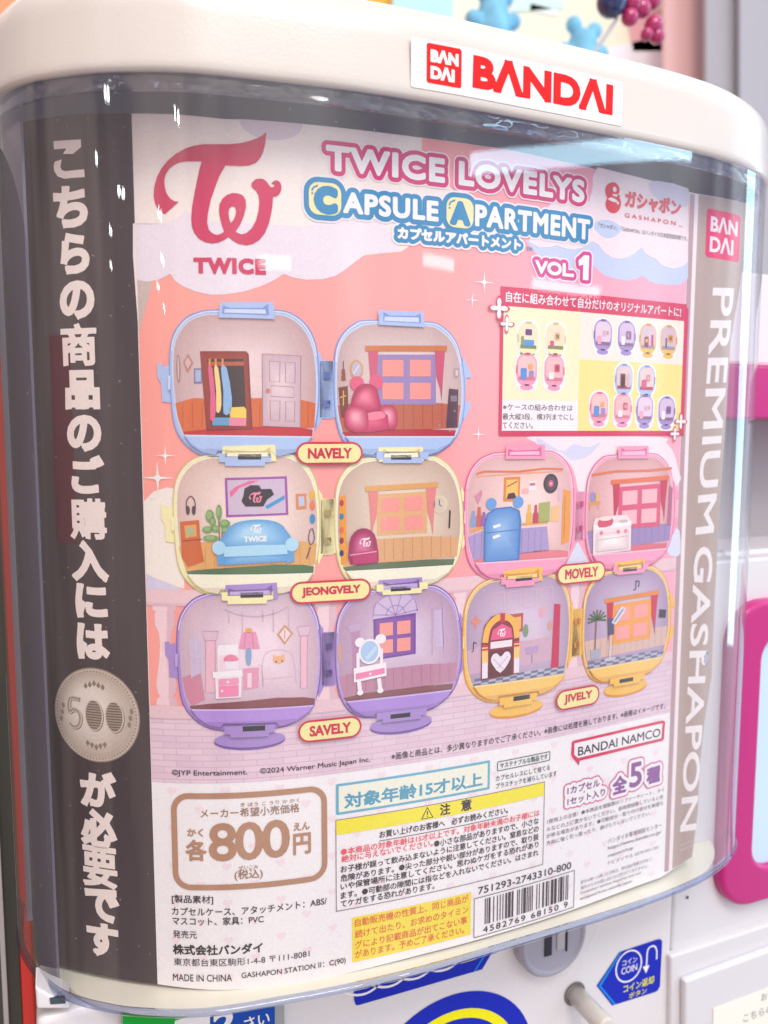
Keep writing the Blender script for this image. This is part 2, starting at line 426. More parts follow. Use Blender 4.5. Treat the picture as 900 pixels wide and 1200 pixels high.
def contour(D, gx, gy, lev):
    Z = D-lev; Z[Z == 0] = 1e-9; I = Z < 0
    cell = I[:-1, :-1]+I[1:, :-1].astype(int)+I[:-1, 1:]+I[1:, 1:]
    ys, xs = np.where((cell > 0) & (cell < 4))
    nxt = {}
    def pt(e):
        k, i, j = e
        if k == 0: t = Z[i, j]/(Z[i, j]-Z[i, j+1]); return (gx[j]+t*(gx[j+1]-gx[j]), gy[i])
        t = Z[i, j]/(Z[i, j]-Z[i+1, j]); return (gx[j], gy[i]+t*(gy[i+1]-gy[i]))
    for i, j in zip(ys, xs):
        b = [I[i, j], I[i, j+1], I[i+1, j+1], I[i+1, j]]
        E = [(0, i, j), (1, i, j+1), (0, i+1, j), (1, i, j)]
        cr = []
        for k in range(4):
            if b[k] != b[(k+1) % 4]: cr.append((k, b[k]))
        ins = [E[k] for k, v in cr if not v]; outs = [E[k] for k, v in cr if v]      # keep inside on the left
        if len(cr) == 2: nxt[outs[0]] = ins[0]
        else:
            ks = [k for k, v in cr if v]
            for k in ks: nxt[E[k]] = E[(k+1) % 4] if not b[(k+1) % 4] and (k+1) % 4 in [q for q, v in cr if not v] else E[(k-1) % 4]
    L = []
    while nxt:
        st, cur = next(iter(nxt.items())); lp = []; e = st
        while e in nxt: lp.append(pt(e)); e = nxt.pop(e)
        if len(lp) > 5:
            o = []
            for k in range(len(lp)):
                a, p, q = lp[k-1], lp[k], lp[(k+1) % len(lp)]
                if abs((p[0]-a[0])*(q[1]-p[1])-(p[1]-a[1])*(q[0]-p[0])) > 2e-9: o.append((float(p[0]), float(p[1])))
            if len(o) > 3: L.append(o)
    return L

# ------------------------------------------------------------------ big structure: case profile, cabinet, neighbours, background
PROF = catmull([(-.680, .36), (-.679, .25), (-.663, .18), (-.638, .12), (-.609, .078), (-.566, .04), (-.52, .010), (-.437, -.025), (-.33, -.043), (-.23, -.055), (-.1, -.061), (0, -.06),
                (.14, -.057), (.25, -.053), (.36, -.045), (.44, -.032), (.5, -.014), (.55, .008), (.59, .036), (.62, .073), (.64, .115), (.655, .17), (.662, .25), (.662, .36)], 5, False)
def offset(prof, d):
    o = []
    for i, p in enumerate(prof):
        a = prof[max(i-1, 0)]; b = prof[min(i+1, len(prof)-1)]
        tx, ty = b[0]-a[0], b[1]-a[1]; l = math.hypot(tx, ty); o.append((p[0]+ty/l*d, p[1]-tx/l*d))
    return o
def loft(rows):                                     # rows: list of (profile points, z) -> verts, faces
    V = []; Fc = []; n = len(rows[0][0])
    for pr, z in rows: V += [(x, y, z) for x, y in pr]
    for r in range(len(rows)-1):
        for i in range(n-1):
            a = r*n+i; Fc.append((a, a+1, a+n+1, a+n))
    return V, Fc
def sweep(prof, section):                           # section: closed list of (outward, z)
    n = len(prof); m = len(section); cols = [offset(prof, d) for d, z in section]
    V = [(cols[j][i][0], cols[j][i][1], section[j][1]) for i in range(n) for j in range(m)]
    Fc = [(i*m+j, i*m+(j+1) % m, (i+1)*m+(j+1) % m, (i+1)*m+j) for i in range(n-1) for j in range(m)]
    Fc += [tuple(range(m))[::-1], tuple((n-1)*m+j for j in range(m))]
    return V, Fc
def slab(pts, y0, y1):                              # outline (x, z) extruded from depth y0 (front) to y1
    n = len(pts); V = [(x, y0, z) for x, z in pts]+[(x, y1, z) for x, z in pts]
    Fc = [tuple(range(n)), tuple(range(2*n-1, n-1, -1))]+[(i, i+n, (i+1) % n+n, (i+1) % n) for i in range(n)]
    return V, Fc
def pslab(px, Y, th):                               # outline measured on the photo, standing at depth Y
    p = [at(x, y, Y) for x, y in px]
    return slab([(a[0], a[2]) for a in p], Y, Y+th)
def box(x0, x1, y0, y1, z0, z1): return slab([(x0, z0), (x1, z0), (x1, z1), (x0, z1)], y0, y1)
def tube(p, q, r0, r1, n=20, cap=4):
    p, q = Vector(p), Vector(q); d = (q-p).normalized(); a = d.orthogonal().normalized(); b = d.cross(a)
    L = (q-p).length; rows = [(0, r0)]+[(L*.96, r1), (L*.985, r1*.93), (L, r1*.75)]
    V = [p+d*t+(a*math.cos(k*2*math.pi/n)+b*math.sin(k*2*math.pi/n))*r for t, r in rows for k in range(n)]
    Fc = [(i*n+k, i*n+(k+1) % n, (i+1)*n+(k+1) % n, (i+1)*n+k) for i in range(len(rows)-1) for k in range(n)]
    Fc += [tuple(range(n))[::-1], tuple((len(rows)-1)*n+k for k in range(n))]
    return V, Fc

WHITE = plastic('white_moulded_plastic', (.74, .73, .74), .28, .12, .5, 30, .02)
LIDW = plastic('ivory_lid_plastic', (.62, .585, .54), .26, .14, .5, 14, .035, .3)
CREAM = plastic('cream_tray_plastic', (.82, .80, .66), .35, .1, .4, 30, .03)
CLEAR = clear('clear_acrylic', (.985, .985, .99), 1.7, .015, .10, haze_dust=.034)
RIMCLR = clear('thick_acrylic_edge', (.72, .77, .93), 1.8, .05, .5, (30, 30, 60))
SMOKE = plastic('smoky_inner_wall', (.40, .42, .54), .25, .1, .5, 12, .25)

ZB, ZT = -.565, .668
# --- the clear display case with its white lid
case = thing('display_case', 'clear curved display case with ivory lid and red maker logo, holding the capsule toy poster', 'display case', (0, .2, ZB))
V, Fc = loft([(PROF, ZB+(ZT-ZB)*k/8) for k in range(9)])
mesh('clear_shell', V, Fc, CLEAR, case, smooth=True)
V, Fc = sweep(PROF, [(.001, ZB-.005), (.003, ZB-.002), (.003, ZB+.002), (.001, ZB+.004), (-.006, ZB+.004), (-.008, ZB), (-.006, ZB-.005)])
mesh('bottom_rim', V, Fc, RIMCLR, case, smooth=True)
V, Fc = sweep(offset(PROF, -.006), [(0, ZT-.022), (0, ZT+.004), (-.012, ZT+.004), (-.012, ZT-.016), (-.006, ZT-.022)])
mesh('upper_rim', V, Fc, RIMCLR, case, smooth=False)
tray_in = offset(PROF, -.036)
mesh('tray_wall', *sweep(offset(PROF, -.105), [(0, -.594), (0, ZB+.055), (-.006, ZB+.055), (-.006, -.594)]), CREAM, case, smooth=False)
V = [(x, y, -.5965) for x, y in tray_in]+[(x, y, -.5905) for x, y in tray_in]; n = len(tray_in)
mesh('floor_tray', V, [tuple(range(n))[::-1], tuple(range(n, 2*n))]+[(i, (i+1) % n, (i+1) % n+n, i+n) for i in range(n)], CREAM, case)
V, Fc = box(-.67, .655, .345, .36, -.595, .8022)
mesh('back_wall', V, Fc, SMOKE, case)
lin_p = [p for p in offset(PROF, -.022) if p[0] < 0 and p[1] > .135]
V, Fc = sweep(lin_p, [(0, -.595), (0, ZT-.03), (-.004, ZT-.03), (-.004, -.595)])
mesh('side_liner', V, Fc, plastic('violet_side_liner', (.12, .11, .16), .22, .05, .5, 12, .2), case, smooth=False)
# lid: lofted, rounded over the top
lidp = [(p[0], p[1]) for p in PROF]
rows = [(offset(lidp, -.008), .674), (offset(lidp, -.008), .668), (offset(lidp, -.002), .6645), (offset(lidp, .002), .666), (offset(lidp, .004), .671), (offset(lidp, .004), .678)]
LIDTOP = .803
for k in range(1, 9):
    z = .678+(.738-.678)*k/8; rows.append((offset(lidp, .004-.004*k/8), z))
for k in range(1, 11):
    a = math.radians(9*k); rows.append((offset(lidp, -.066*(1-math.cos(a))), .738+(LIDTOP-.738)*math.sin(a)))
V, Fc = loft(rows); n = len(lidp); t0 = (len(rows)-1)*n
Fc.append(tuple(range(t0, t0+n)))
V2 = [(v[0], v[1], v[2]) for v in V]
lid = mesh('lid', V2, Fc, LIDW, case, smooth=True)
# logo sticker on the lid's front wall
lw = offset(lidp, .0046)
lu = np.concatenate([[0], np.cumsum(np.hypot(*np.diff(np.array(lw), axis=0).T))])
LID = Surf(lu, [p[0] for p in lw], [p[1] for p in lw], .00015)
st = Art(LID)
a, b = LID.q(482, 44), LID.q(481, 101); c, d = LID.q(730, 95), LID.q(729, 149)
v0, v1 = (b[1]+d[1])/2, (a[1]+c[1])/2
print('STICKER', a, b, c, d)
st.rect((a[0]+b[0])/2, (c[0]+d[0])/2, v0, v1, '#e2dadd', 1, .003)
RED = '#e01626'
a, b, c, d = LID.q(500, 50), LID.q(500, 97.5), LID.q(541, 57.5), LID.q(541, 103.5)
print('SQ', a, b, c, d)
q0, q1 = (b[1]+d[1])/2, (a[1]+c[1])/2
def maker_mark(art, u0, u1, v0, v1, red, white, layer):
    art.rect(u0, u1, v0, v1, red, layer, (u1-u0)*.07)
    W_, H_ = u1-u0, v1-v0
    L = lambda body, x0, x1, y0, y1: art.heavyq(body, (u0+W_*x0, v0+H_*y0), (u0+W_*x1, v0+H_*y0), (u0+W_*x0, v0+H_*y1), white, layer+1, .0013)
    L('BΛN', .11, .91, .54, .87); L('DΛI', .11, .80, .12, .46)
maker_mark(st, a[0], c[0], q0, q1, RED, '#f3eaea', 2)
A, B = LID.q(553.5, 97.5), LID.q(717.5, 140); T = LID.q(553.5, 61); D = LID.q(717.5, 98.5)
print('BANDAI', A, B, T, D)
vb, vt = (A[1]+B[1])/2, (T[1]+D[1])/2
st.heavyq('BΛNDΛI', (A[0], vb), (B[0], vb), (A[0], vt), RED, 2, .0032)
stk = st.build('logo_sticker', lid)

# --- the machine below and beside the case
YB = .10
cab = thing('capsule_machine', 'white capsule vending machine body with coin slot and blue stickers below the case', 'vending machine', (0, .3, -1.2))
V, Fc = box(-.653, .505, YB, .62, -1.25, -.600)
bevel(mesh('front_body', V, Fc, WHITE, cab), .012)
V, Fc = box(-.655, .66, .37, .60, -.58, .80)
bevel(mesh('upper_body', V, Fc, WHITE, cab), .01)
PX = [i*.01-.8 for i in range(300)]
FLAT = Surf([-2, 2], [-2, 2], [YB-.0008, YB-.0008], .0002)
BLUE, LBLUE, WHT, YEL = '#1c46b4', '#3c8fe0', '#f2f2f4', '#f4e628'
s = Art(FLAT)                                       # blue band with white scallops
s.px([(405, 1120), (585, 1085), (577, 1115.6), (565, 1136), (421, 1177.7), (417, 1178), (415, 1172), (414, 1150)], BLUE, 1)
for cx in (418, 449, 479, 512):
    o = [(cx+33*math.cos(math.radians(k)), 1124+34*math.sin(math.radians(k))-(cx-418)*.30+8) for k in range(-20, 200, 10)]
    o = [p for p in o if p[1] < 1172-(p[0]-420)*.27]
    s.pxl(o, 3.0, WHT, 2)
s.pxl([(571, 1114), (556, 1138)], 2.2, LBLUE, 3)
s.build('scalloped_sticker', cab)
s = Art(FLAT)                                       # big round sticker: blue, yellow, blue rings
c0 = FLAT.q(530, 1262); r0 = FLAT.q(532.7, 1165)[1]-c0[1]
s.ell(c0, r0*1.06, r0, BLUE, 1, 64); s.ell(c0, r0*.855, r0*.80, YEL, 2, 64); s.ell(c0, r0*.74, r0*.69, BLUE, 3, 64)
s.build('ring_sticker', cab)
s = Art(FLAT)                                       # coin return sticker
f4 = F(640, 1020, .2889)
s.px(f4((298, 331), (450, 280), (464, 278), (471, 288), (462, 470), (452, 488), (440, 494), (268, 548), (205, 468)), BLUE, 1)
s.px(f4((300, 333), (307, 330), (222, 468), (283, 543), (276, 545), (212, 468)), LBLUE, 2)
cc = FLAT.q(*f4((335, 388))[0]); rr = (FLAT.q(*f4((389, 380))[0])[0]-FLAT.q(*f4((281, 396))[0])[0])/2
s.poly([[(cc[0]+rr*math.cos(k*.2094), cc[1]+rr*1.03*math.sin(k*.2094)) for k in range(30)], [(cc[0]+rr*.9*math.cos(k*.2094), cc[1]+rr*.93*math.sin(k*.2094)) for k in range(30)]], WHT, 2)
T4 = lambda body, a, b, h, col, bold: s.text(body, *f4(a)[0], *f4(b)[0], h*.2889, col, 3, bold)
T4('コイン', (308, 388), (368, 370), 23, WHT, .008); T4('COIN', (304, 423), (368, 404), 27, WHT, .012)
s.pxl(f4((447, 360), (448, 325), (440, 308), (427, 307), (414, 318), (409, 340), (406, 395)), 2.4, WHT, 3, smooth=4)
s.px(f4((391, 390), (418, 383), (404, 417)), WHT, 4)
T4('コイン返却', (312, 497), (436, 458), 32, YEL, .014); T4('ボタン', (335, 518), (407, 498), 22, YEL, .012)
s.build('coin_return_sticker', cab)
GREY = plastic('grey_coin_mech', (.36, .36, .43), .35, .1, .4, 30, .04)
DARK = plastic('dark_slot', (.03, .03, .045), .4, 0, .3, 30, .1)
# coin slot drum
cx, _, cz = at(640, 1092, YB); R = .072
def disc(cx, cz, r, y0, y1, rb, n=48):
    rows = [(y1, r), (y0+.006, r), (y0, r-.006), (y0, rb), (y0+.003, rb-.004)]
    V = [(cx+q*math.cos(k*2*math.pi/n), y, cz+q*math.sin(k*2*math.pi/n)) for y, q in rows for k in range(n)]
    Fc = [(i*n+k, i*n+(k+1) % n, (i+1)*n+(k+1) % n, (i+1)*n+k) for i in range(len(rows)-1) for k in range(n)]+[tuple((len(rows)-1)*n+k for k in range(n))]
    return V, Fc
V, Fc = disc(cx, cz, R, YB-.028, YB+.01, R*.86)
drum = mesh('coin_drum', V, Fc, GREY, cab, smooth=False)
for x0, x1, y0, y1, m in ((638, 647, 1080, 1121, DARK), (652.5, 662, 1075, 1113, plastic('light_slot', (.46, .44, .47), .3))):
    p = at(x0, y1, YB-.026); q = at(x1, y0, YB-.026)
    mesh('coin_slot', *box(p[0], q[0], YB-.0275, YB-.022, p[2], q[2]), m, drum)
p = at(667, 1113, YB-.026); mesh('coin_slot', *box(p[0]-.008, p[0]-.005, YB-.0278, YB-.022, p[2], p[2]+.05), DARK, drum)
# coin return button peg in its hole
hx, _, hz = at(673, 1164, YB)
mesh('button_hole', *disc(hx, hz, .024, YB-.0016, YB+.01, .0235), plastic('hole_shadow', (.16, .15, .16), .5), cab)
mesh('return_button', *tube((hx+.002, YB, hz-.002), (hx+.002, YB-.095, hz-.002), .0185, .0185), LIDW, cab, smooth=True)
# bracket at the lower left, with its dark notch
V, Fc = pslab([(41, 1156), (60, 1167), (82, 1175), (82, 1183), (43, 1183)], .092, .05)
br = bevel(mesh('corner_bracket', V, Fc, WHITE, cab), .004)
V, Fc = pslab([(58, 1170), (76, 1168.5), (77, 1176), (59, 1177)], .0908, .004)
mesh('bracket_notch', V, Fc, plastic('notch_dark', (.05, .08, .09), .3), br)
# age sign
sg = thing('age_sign', 'green and blue age notice sign with white numeral below the case', 'sign', (-.45, YB, -.75))
YS = YB-.012
V, Fc = pslab([(143, 1176), (333, 1170), (334, 1290), (143, 1290)], YS, .01)
mesh('sign_plate', V, Fc, plastic('sign_grey', (.34, .37, .38), .3), sg)
FS = Surf([-2, 2], [-2, 2], [YS-.0006, YS-.0006], .0002); s = Art(FS)
s.px([(144, 1177), (246, 1173), (246, 1280), (144, 1280)], '#1fa84e', 1)
s.px([(205, 1196), (246, 1184), (246, 1300), (190, 1300)], '#f0f4ee', 2)
s.px([(246, 1173), (322, 1171), (322, 1280), (246, 1280)], '#2f5cb0', 1)
s.text('2', 250, 1214, 276, 1212, 29, '#f2f2ee', 3, .05); s.text('さい', 286, 1205, 316, 1202, 15, '#f2f2ee', 3, .02)
s.build('sign_face', sg)

# --- neighbouring machine on the right
nb = thing('neighbour_machine', 'white neighbouring machine with magenta window frame and recessed door at the right edge', 'vending machine', (.9, .2, -1.2))
PINK = plastic('magenta_plastic', (.50, .014, .19), .32, .08, .5, 30, .03)
NW = plastic('cool_white_plastic', (.69, .69, .72), .3, .1, .5, 30, .02)
V, Fc = box(.507, 1.6, YB+.004, .6, -1.25, -.02)
bevel(mesh('lower_body', V, Fc, NW, nb), .008)
def outl(px, Y): return [(p[0], p[2]) for p in (at(x, y, Y) for x, y in px)]
def rimmed(o, i, y0, y1):                           # plate with an opening
    n = len(o)
    V = [(x, y, z) for y in (y0, y1) for L in (o, i) for x, z in L]; Fc = []
    for k in range(n):
        j = (k+1) % n
        Fc += [(k, j, n+j, n+k), (2*n+k, 3*n+k, 3*n+j, 2*n+j), (k, 2*n+k, 2*n+j, j), (n+k, n+j, 3*n+j, 3*n+k)]
    return V, Fc
YW = YB-.02
p0 = at(846, 1068, YW); p1 = at(846, 704, YW)
X0 = at(849, 960, YW)[0]; Z0 = at(880, 1062, YW)[2]; Z1 = at(900, 704, YW)[2]
o = [(u, v) for u, v in rrect(X0, X0+.62, Z0, Z1, .085, 10)]
XI = at(889, 900, YW)[0]
i_ = [(u, v) for u, v in rrect(XI, X0+.62-(XI-X0), Z0+.075, Z1-.075, .05, 10)]
V, Fc = rimmed(o, i_, YW, YB+.03)
bevel(mesh('window_frame', V, Fc, PINK, nb), .012, 4)
V, Fc = box(XI-.02, X0+.6, YB-.004, YB+.003, Z0+.05, Z1-.05)
mesh('window_pane', V, Fc, plastic('pale_blue_pane', (.55, .74, .90), .12, 0, .5, 10, .06), nb)
sx = at(804.7, 1051, YB+.004); mesh('screw', *disc(sx[0], sx[2], .0035, YB+.0015, YB+.008, .003, 16), DARK, nb)
# recessed door with frame, below
YD = YB-.012
V, Fc = pslab([(786, 1121), (1050, 1035), (1050, 1330), (786, 1330)], YD, .02)
dr = bevel(mesh('door', V, Fc, NW, nb), .006)
V, Fc = pslab([(803, 1150), (1050, 1060), (1050, 1330), (803, 1330)], YD-.016, .017)
bevel(mesh('door_frame', V, Fc, NW, dr), .006)
YC = YD-.0175
V, Fc = pslab([(836, 1182), (1040, 1106), (1040, 1330), (834, 1330)], YC, .001)
cardo = mesh('notice_card', V, Fc, ink('#ecf2e0'), dr)
FC = Surf([-2, 2], [-2, 2], [YC-.0004, YC-.0004], .0002); s = Art(FC)
s.text('お', 892, 1173, 899, 1171, 8, '#8a8f94', 1); s.text('こちらの', 871, 1198, 905, 1186, 9, '#8a8f94', 1)
s.build('card_lettering', dr)
# upper part: magenta shelf edge, grey opening, white housing
V, Fc = box(.56, 1.6, .30, .62, -.02, .262); mesh('opening_back', V, Fc, plastic('grey_opening', (.42, .40, .42), .4, .1, .4, 6, .15), nb)
V, Fc = box(.53, 1.6, YB+.05, .6, -.10, -.012); bevel(mesh('ledge', V, Fc, NW, nb), .01)
zt, zb = at(885, 428, .12)[2], at(885, 491, .12)[2]
V, Fc = box(.575, 1.6, .12, .6, zb, zt); bevel(mesh('shelf_edge', V, Fc, PINK, nb), .006)
V, Fc = box(.575, 1.6, .125, .6, zt+.001, zt+.007); mesh('shelf_lip', V, Fc, plastic('pale_pink_lip', (.80, .40, .52), .25), nb)
z2 = at(885, 318, .35)[2]
V, Fc = box(.60, 1.8, .34, .66, zt, z2-.006); bevel(mesh('upper_housing', V, Fc, NW, nb), .006)
V, Fc = box(.62, 1.8, .375, .66, z2-.008, z2+.002); mesh('seam', V, Fc, DARK, nb)

# --- red edged cabinet on the left
lf = thing('red_cabinet', 'dark machine with a bright red corner post at the left edge', 'vending machine', (-1.0, .8, -1.3))
YL = .46
xr, xl = at(26, 860, YL)[0], at(10.5, 860, YL)[0]
V, Fc = box(xl, xr, YL, YL+.2, -1.4, .75)
bevel(mesh('corner_post', V, Fc, plastic('red_post', (.72, .045, .035), .3, .05, .5, 20, .06), lf), .004)
V, Fc = box(-2.0, xl-.002, YL+.02, YL+.3, -1.4, .75)
mesh('side_panel', V, Fc, plastic('dark_olive_panel', (.055, .06, .045), .18, .05, .5, 8, .35), lf)
xs = at(3, 1100, YL+.01)[0]
V, Fc = box(xs-.004, xs+.004, YL+.002, YL+.03, -1.4, -.2); mesh('chrome_strip', V, Fc, plastic('grey_strip', (.45, .45, .44), .2, 0, .6), lf)

V, Fc = box(-2.16, -2.10, -.34, .02, -.12, .52)
bevel(mesh('unseen_red_panel', V, Fc, plastic('bright_red_panel', (.90, .02, .06), .3, .05, .5, 20, .04), lf), .004)  # unseen red panel added for its red streak in the case's left curve
# --- background above the lid
OR = plastic('orange_wall_paint', (.80, .34, .16), .6, .1, .3, 6, .08)
def backwall(name, label, px, Y, th, m, cat='wall'):
    V, Fc = pslab(px, Y, th); o = mesh(name, V, Fc, m, None)
    return tag(o, label, cat)
backwall('orange_wall', 'orange painted wall seen behind the left end of the lid', [(-500, -200), (434, -200), (434, 1300), (-500, 1300)], 2.6, .05, OR)
backwall('yellow_post', 'narrow yellow post behind the middle of the lid', [(434, -200), (461, -200), (461, 400), (434, 400)], 2.5, .05, plastic('yellow_post_paint', (.85, .55, .06), .5))
dw = thing('shop_window', 'bright pale shop window behind the lid with frosted mint and cream panels', 'window', tuple(at(620, 200, 2.4)))
V, Fc = pslab([(461, -250), (779, -250), (779, 400), (461, 400)], 2.4, .04)
mesh('cream_panel', V, Fc, plastic('window_cream', (.84, .83, .66), .4, 0, .3, 3, .10), dw)
for px, m in ([(461, -200), (530, -200), (532, 300), (461, 300)], plastic('window_aqua', (.50, .80, .88), .3)), ([(600, -200), (660, -200), (660, 10), (600, 14)], plastic('window_mint', (.66, .86, .80), .3)), \
             ([(622, 4), (655, 12), (654, 19), (621, 12)], plastic('window_tag', (.88, .90, .90), .3)), ([(700, 60), (780, 40), (780, 300), (720, 300)], plastic('window_pale', (.86, .87, .92), .3)), \
             ([(735, 20), (779, 10), (779, 60), (742, 60)], plastic('window_blush', (.80, .45, .48), .4)):
    V, Fc = pslab(px, 2.395, .004); mesh('colour_panel', V, Fc, m, dw)
backwall('pink_pillar', 'pale pink pillar behind the right part of the lid', [(779, -200), (829, -200), (829, 500), (779, 500)], 2.2, .02, plastic('pink_pillar_paint', (.80, .50, .49), .5, .05, .3, 5, .03))
gp = thing('grey_partition', 'pale grey partition of two panels behind the right end of the lid', 'partition', tuple(at(870, 200, 2.0)))
V, Fc = pslab([(828, -200), (866, -200), (866, 800), (828, 800)], 2.05, .02); mesh('left_panel', V, Fc, plastic('grey_paint', (.40, .39, .42), .5), gp)
V, Fc = pslab([(867.5, -200), (1500, -200), (1500, 800), (867.5, 800)], 2.0, .02); mesh('right_panel', V, Fc, plastic('light_grey_paint', (.42, .42, .46), .5), gp)
V, Fc = pslab([(865, -200), (868, -200), (868, 800), (865, 800)], 2.1, .02); mesh('joint', V, Fc, plastic('joint_grey', (.25, .25, .28), .5), gp)

# --- frosted blue figurines and the berry ornament in the window
def blob(pts, r_of, name, mat, parent=None, seed=0):    # skinned body of balls joined into one hull by metaball
    mb = bpy.data.metaballs.new('m'); mb.resolution = .012; mb.threshold = .35
    for (x, y, z), r in pts:
        e = mb.elements.new(); e.co = Vector((x, y, z)); e.radius = r
    o = bpy.data.objects.new('m', mb); COL.objects.link(o); bpy.context.view_layer.update()
    me = bpy.data.meshes.new_from_object(o.evaluated_get(bpy.context.evaluated_depsgraph_get()))
    V = [tuple(v.co) for v in me.vertices]; Fc = [tuple(p.vertices) for p in me.polygons]
    bpy.data.objects.remove(o); bpy.data.metaballs.remove(mb); bpy.data.meshes.remove(me)
    return mesh(name, V, Fc, mat, parent, smooth=True)
FROST = plastic('frosted_blue', (.20, .52, .82), .6, 0, .3, 60, .4, 0)
def figurine(px, py, s, lab):
    c = at(px, py, 2.1); P = lambda dx, dz, r: ((c[0]+dx*s, c[1], c[2]+dz*s), r*s)
    o = blob([P(0, 0, .13), P(0, -.11, .15), P(-.08, -.2, .10), P(.08, -.2, .10), P(-.07, .10, .07), P(.08, .09, .07), P(-.13, -.06, .07), P(.13, -.03, .07), P(0, -.3, .14)], None, 'figurine', FROST)
    return tag(o, lab, 'figurine', 'blue figurines in the window')
figurine(578, 14, .75, 'left blue frosted figurine behind the lid, cut off by the top edge')
figurine(683, 52, .75, 'right blue frosted figurine behind the lid, beside the thin rod')
orn = thing('berry_ornament', 'glossy navy and magenta berry ornament on a thin rod above the lid', 'ornament', tuple(at(735, 15, 1.0)))
BER = plastic('magenta_berry', (.42, .02, .13), .12, 0, .6, 20, .1, .4); NAVY = plastic('navy_berry', (.02, .035, .13), .12, 0, .6, 20, .1, .4)
Yo = 1.0
def ball(c, r, n=16):
    V = [(c[0], c[1], c[2]+r)]; Fc = []
    for i in range(1, n):
        for k in range(2*n):
            t = math.pi*i/n; f = math.pi*k/n; V.append((c[0]+r*math.sin(t)*math.cos(f), c[1]+r*math.sin(t)*math.sin(f), c[2]+r*math.cos(t)))
    V.append((c[0], c[1], c[2]-r)); m = 2*n
    for k in range(m): Fc.append((0, 1+k, 1+(k+1) % m)); Fc.append((len(V)-1, len(V)-1-m+(k+1) % m, len(V)-1-m+k))
    for i in range(n-2):
        for k in range(m): a = 1+i*m+k; b = 1+i*m+(k+1) % m; Fc.append((a, a+m, b+m, b))
    return V, Fc
p = at(717, 2, Yo); mesh('navy_ball', *ball(p, .045), NAVY, orn, smooth=True)
for x, y, r in ((741, 3, .030), (752, 10, .028), (738, 20, .026), (752, -6, .03), (764, 0, .028), (766, 30, .03), (770, 42, .024), (758, 40, .02)):
    p = at(x, y, Yo-.01); mesh('berry', *ball(p, r, 12), BER, orn, smooth=True)
p, q = at(723, 22, Yo), at(690, 72, Yo); mesh('rod', *tube(p, q, .006, .006, 10), plastic('steel_rod', (.45, .45, .48), .25), orn)
backwall('shop_backdrop', 'plain pale wall closing off the shop behind everything', [(-1500, -800), (2500, -800), (2500, 2500), (-1500, 2500)], 3.4, .05, plastic('far_wall', (.62, .58, .58), .6))
# ------------------------------------------------------------------ the poster sheet
_K = [-.12, 0, .08, .16, .3, .5, .7, .85, .95, 1.05]
_kap = [1.26955, 1.41522, 2.17719, 1.78983, .3142, .46787, .32519, -.353, .9, 1.5]
_s = np.linspace(-.25, 1.25, 3001); _c = np.interp(_s, _K, _kap); _d = _s[1]-_s[0]
_ph = np.concatenate([[0], np.cumsum((_c[1:]+_c[:-1])/2*_d)]); _i0 = int(np.argmin(abs(_s-.5))); _ph -= _ph[_i0]
_X = np.concatenate([[0], np.cumsum(np.cos((_ph[1:]+_ph[:-1])/2)*_d)]); _Y = np.concatenate([[0], np.cumsum(np.sin((_ph[1:]+_ph[:-1])/2)*_d)])
_X -= _X[_i0]; _Y -= _Y[_i0]
_G = np.array([-.25+.008*i for i in range(63)]+[.254+.02*i for i in range(43)])
PS = Surf(_G, np.interp(_G, _s, _X), np.interp(_G, _s, _Y))
poster = thing('poster', 'pink capsule toy poster with dark side band, standing curved inside the clear case', 'poster', (0, .08, -.59))
VT, VB = .645, -.590
# sheet: edges follow the paper as it stands
right = PS.Q([(881, 240), (868, 330), (856, 400), (850, 500), (843, 600), (837, 715), (834, 791), (825, 850), (820, 900), (818, 950), (811, 1004)])
ur = [min(p[0], 1.07) for p in right]
right = [(u, p[1]) for u, p in zip(ur, right)]
print('RIGHT', [(round(a, 3), round(b, 3)) for a, b in right])
top = [(1.045, .628), (.92, .630), (.8, .634), (.69, .638), (.54, .643), (.39, .642), (.22, .641), (.12, .640), (.06, .645), (0, .648), (-.085, .653), (-.186, .652)]
bot = [(-.182, -.583), (0, -.584), (.08, -.589), (.2, -.592), (.4, -.587), (.7, -.586), (.9, -.583), (.96, -.568)]
sheet = bot+right[::-1]+top[1:]
a = Art(PS); a.poly(sheet, '#f3e9ea', 0); sh = a.build('paper_sheet', poster)
so = sh.modifiers.new('thickness', 'SOLIDIFY'); so.thickness = .0003; so.offset = -1
a.poly  # noqa

def vline(u, v0, v1): return [(u, v0), (u, v1)]
# dark band at the left with its column of characters
a = Art(PS); a.poly([(-.182, -.583), (-.0005, -.584), (-.0005, .648), (-.085, .653), (-.186, .652)], '#534c4e', 1)
CH = [('こ', 63, 99.5, 163.7, 209), ('ち', 63, 103, 217.5, 267), ('ら', 71, 105, 272.6, 321), ('の', 70, 111, 328.5, 374), ('商', 71, 113.6, 379, 429), ('品', 76, 117, 433.5, 480),
      ('の', 78.6, 119, 486, 529), ('ご', 83.5, 122, 534, 578.7), ('購', 82.5, 125, 584, 632), ('入', 84.5, 126.7, 634, 681), ('に', 88.5, 126, 684, 724.5), ('は', 90, 128, 730.7, 773),
      ('が', 94.3, 136, 904, 946), ('必', 95.4, 136.7, 949, 993.5), ('要', 97, 137.5, 992, 1040), ('で', 100, 139.4, 1040.8, 1080), ('す', 102, 139, 1082, 1120.5)]
fa = F(0, 100, .25)
a.px(fa((252, 262), (380, 254), (381, 290), (342, 322), (296, 322), (312, 296), (254, 301)), '#efe0da', 2)
a.px(fa((258, 358), (290, 348), (284, 380), (290, 398), (308, 403), (395, 394), (398, 430), (304, 438), (272, 428), (255, 402), (253, 378)), '#efe0da', 2)
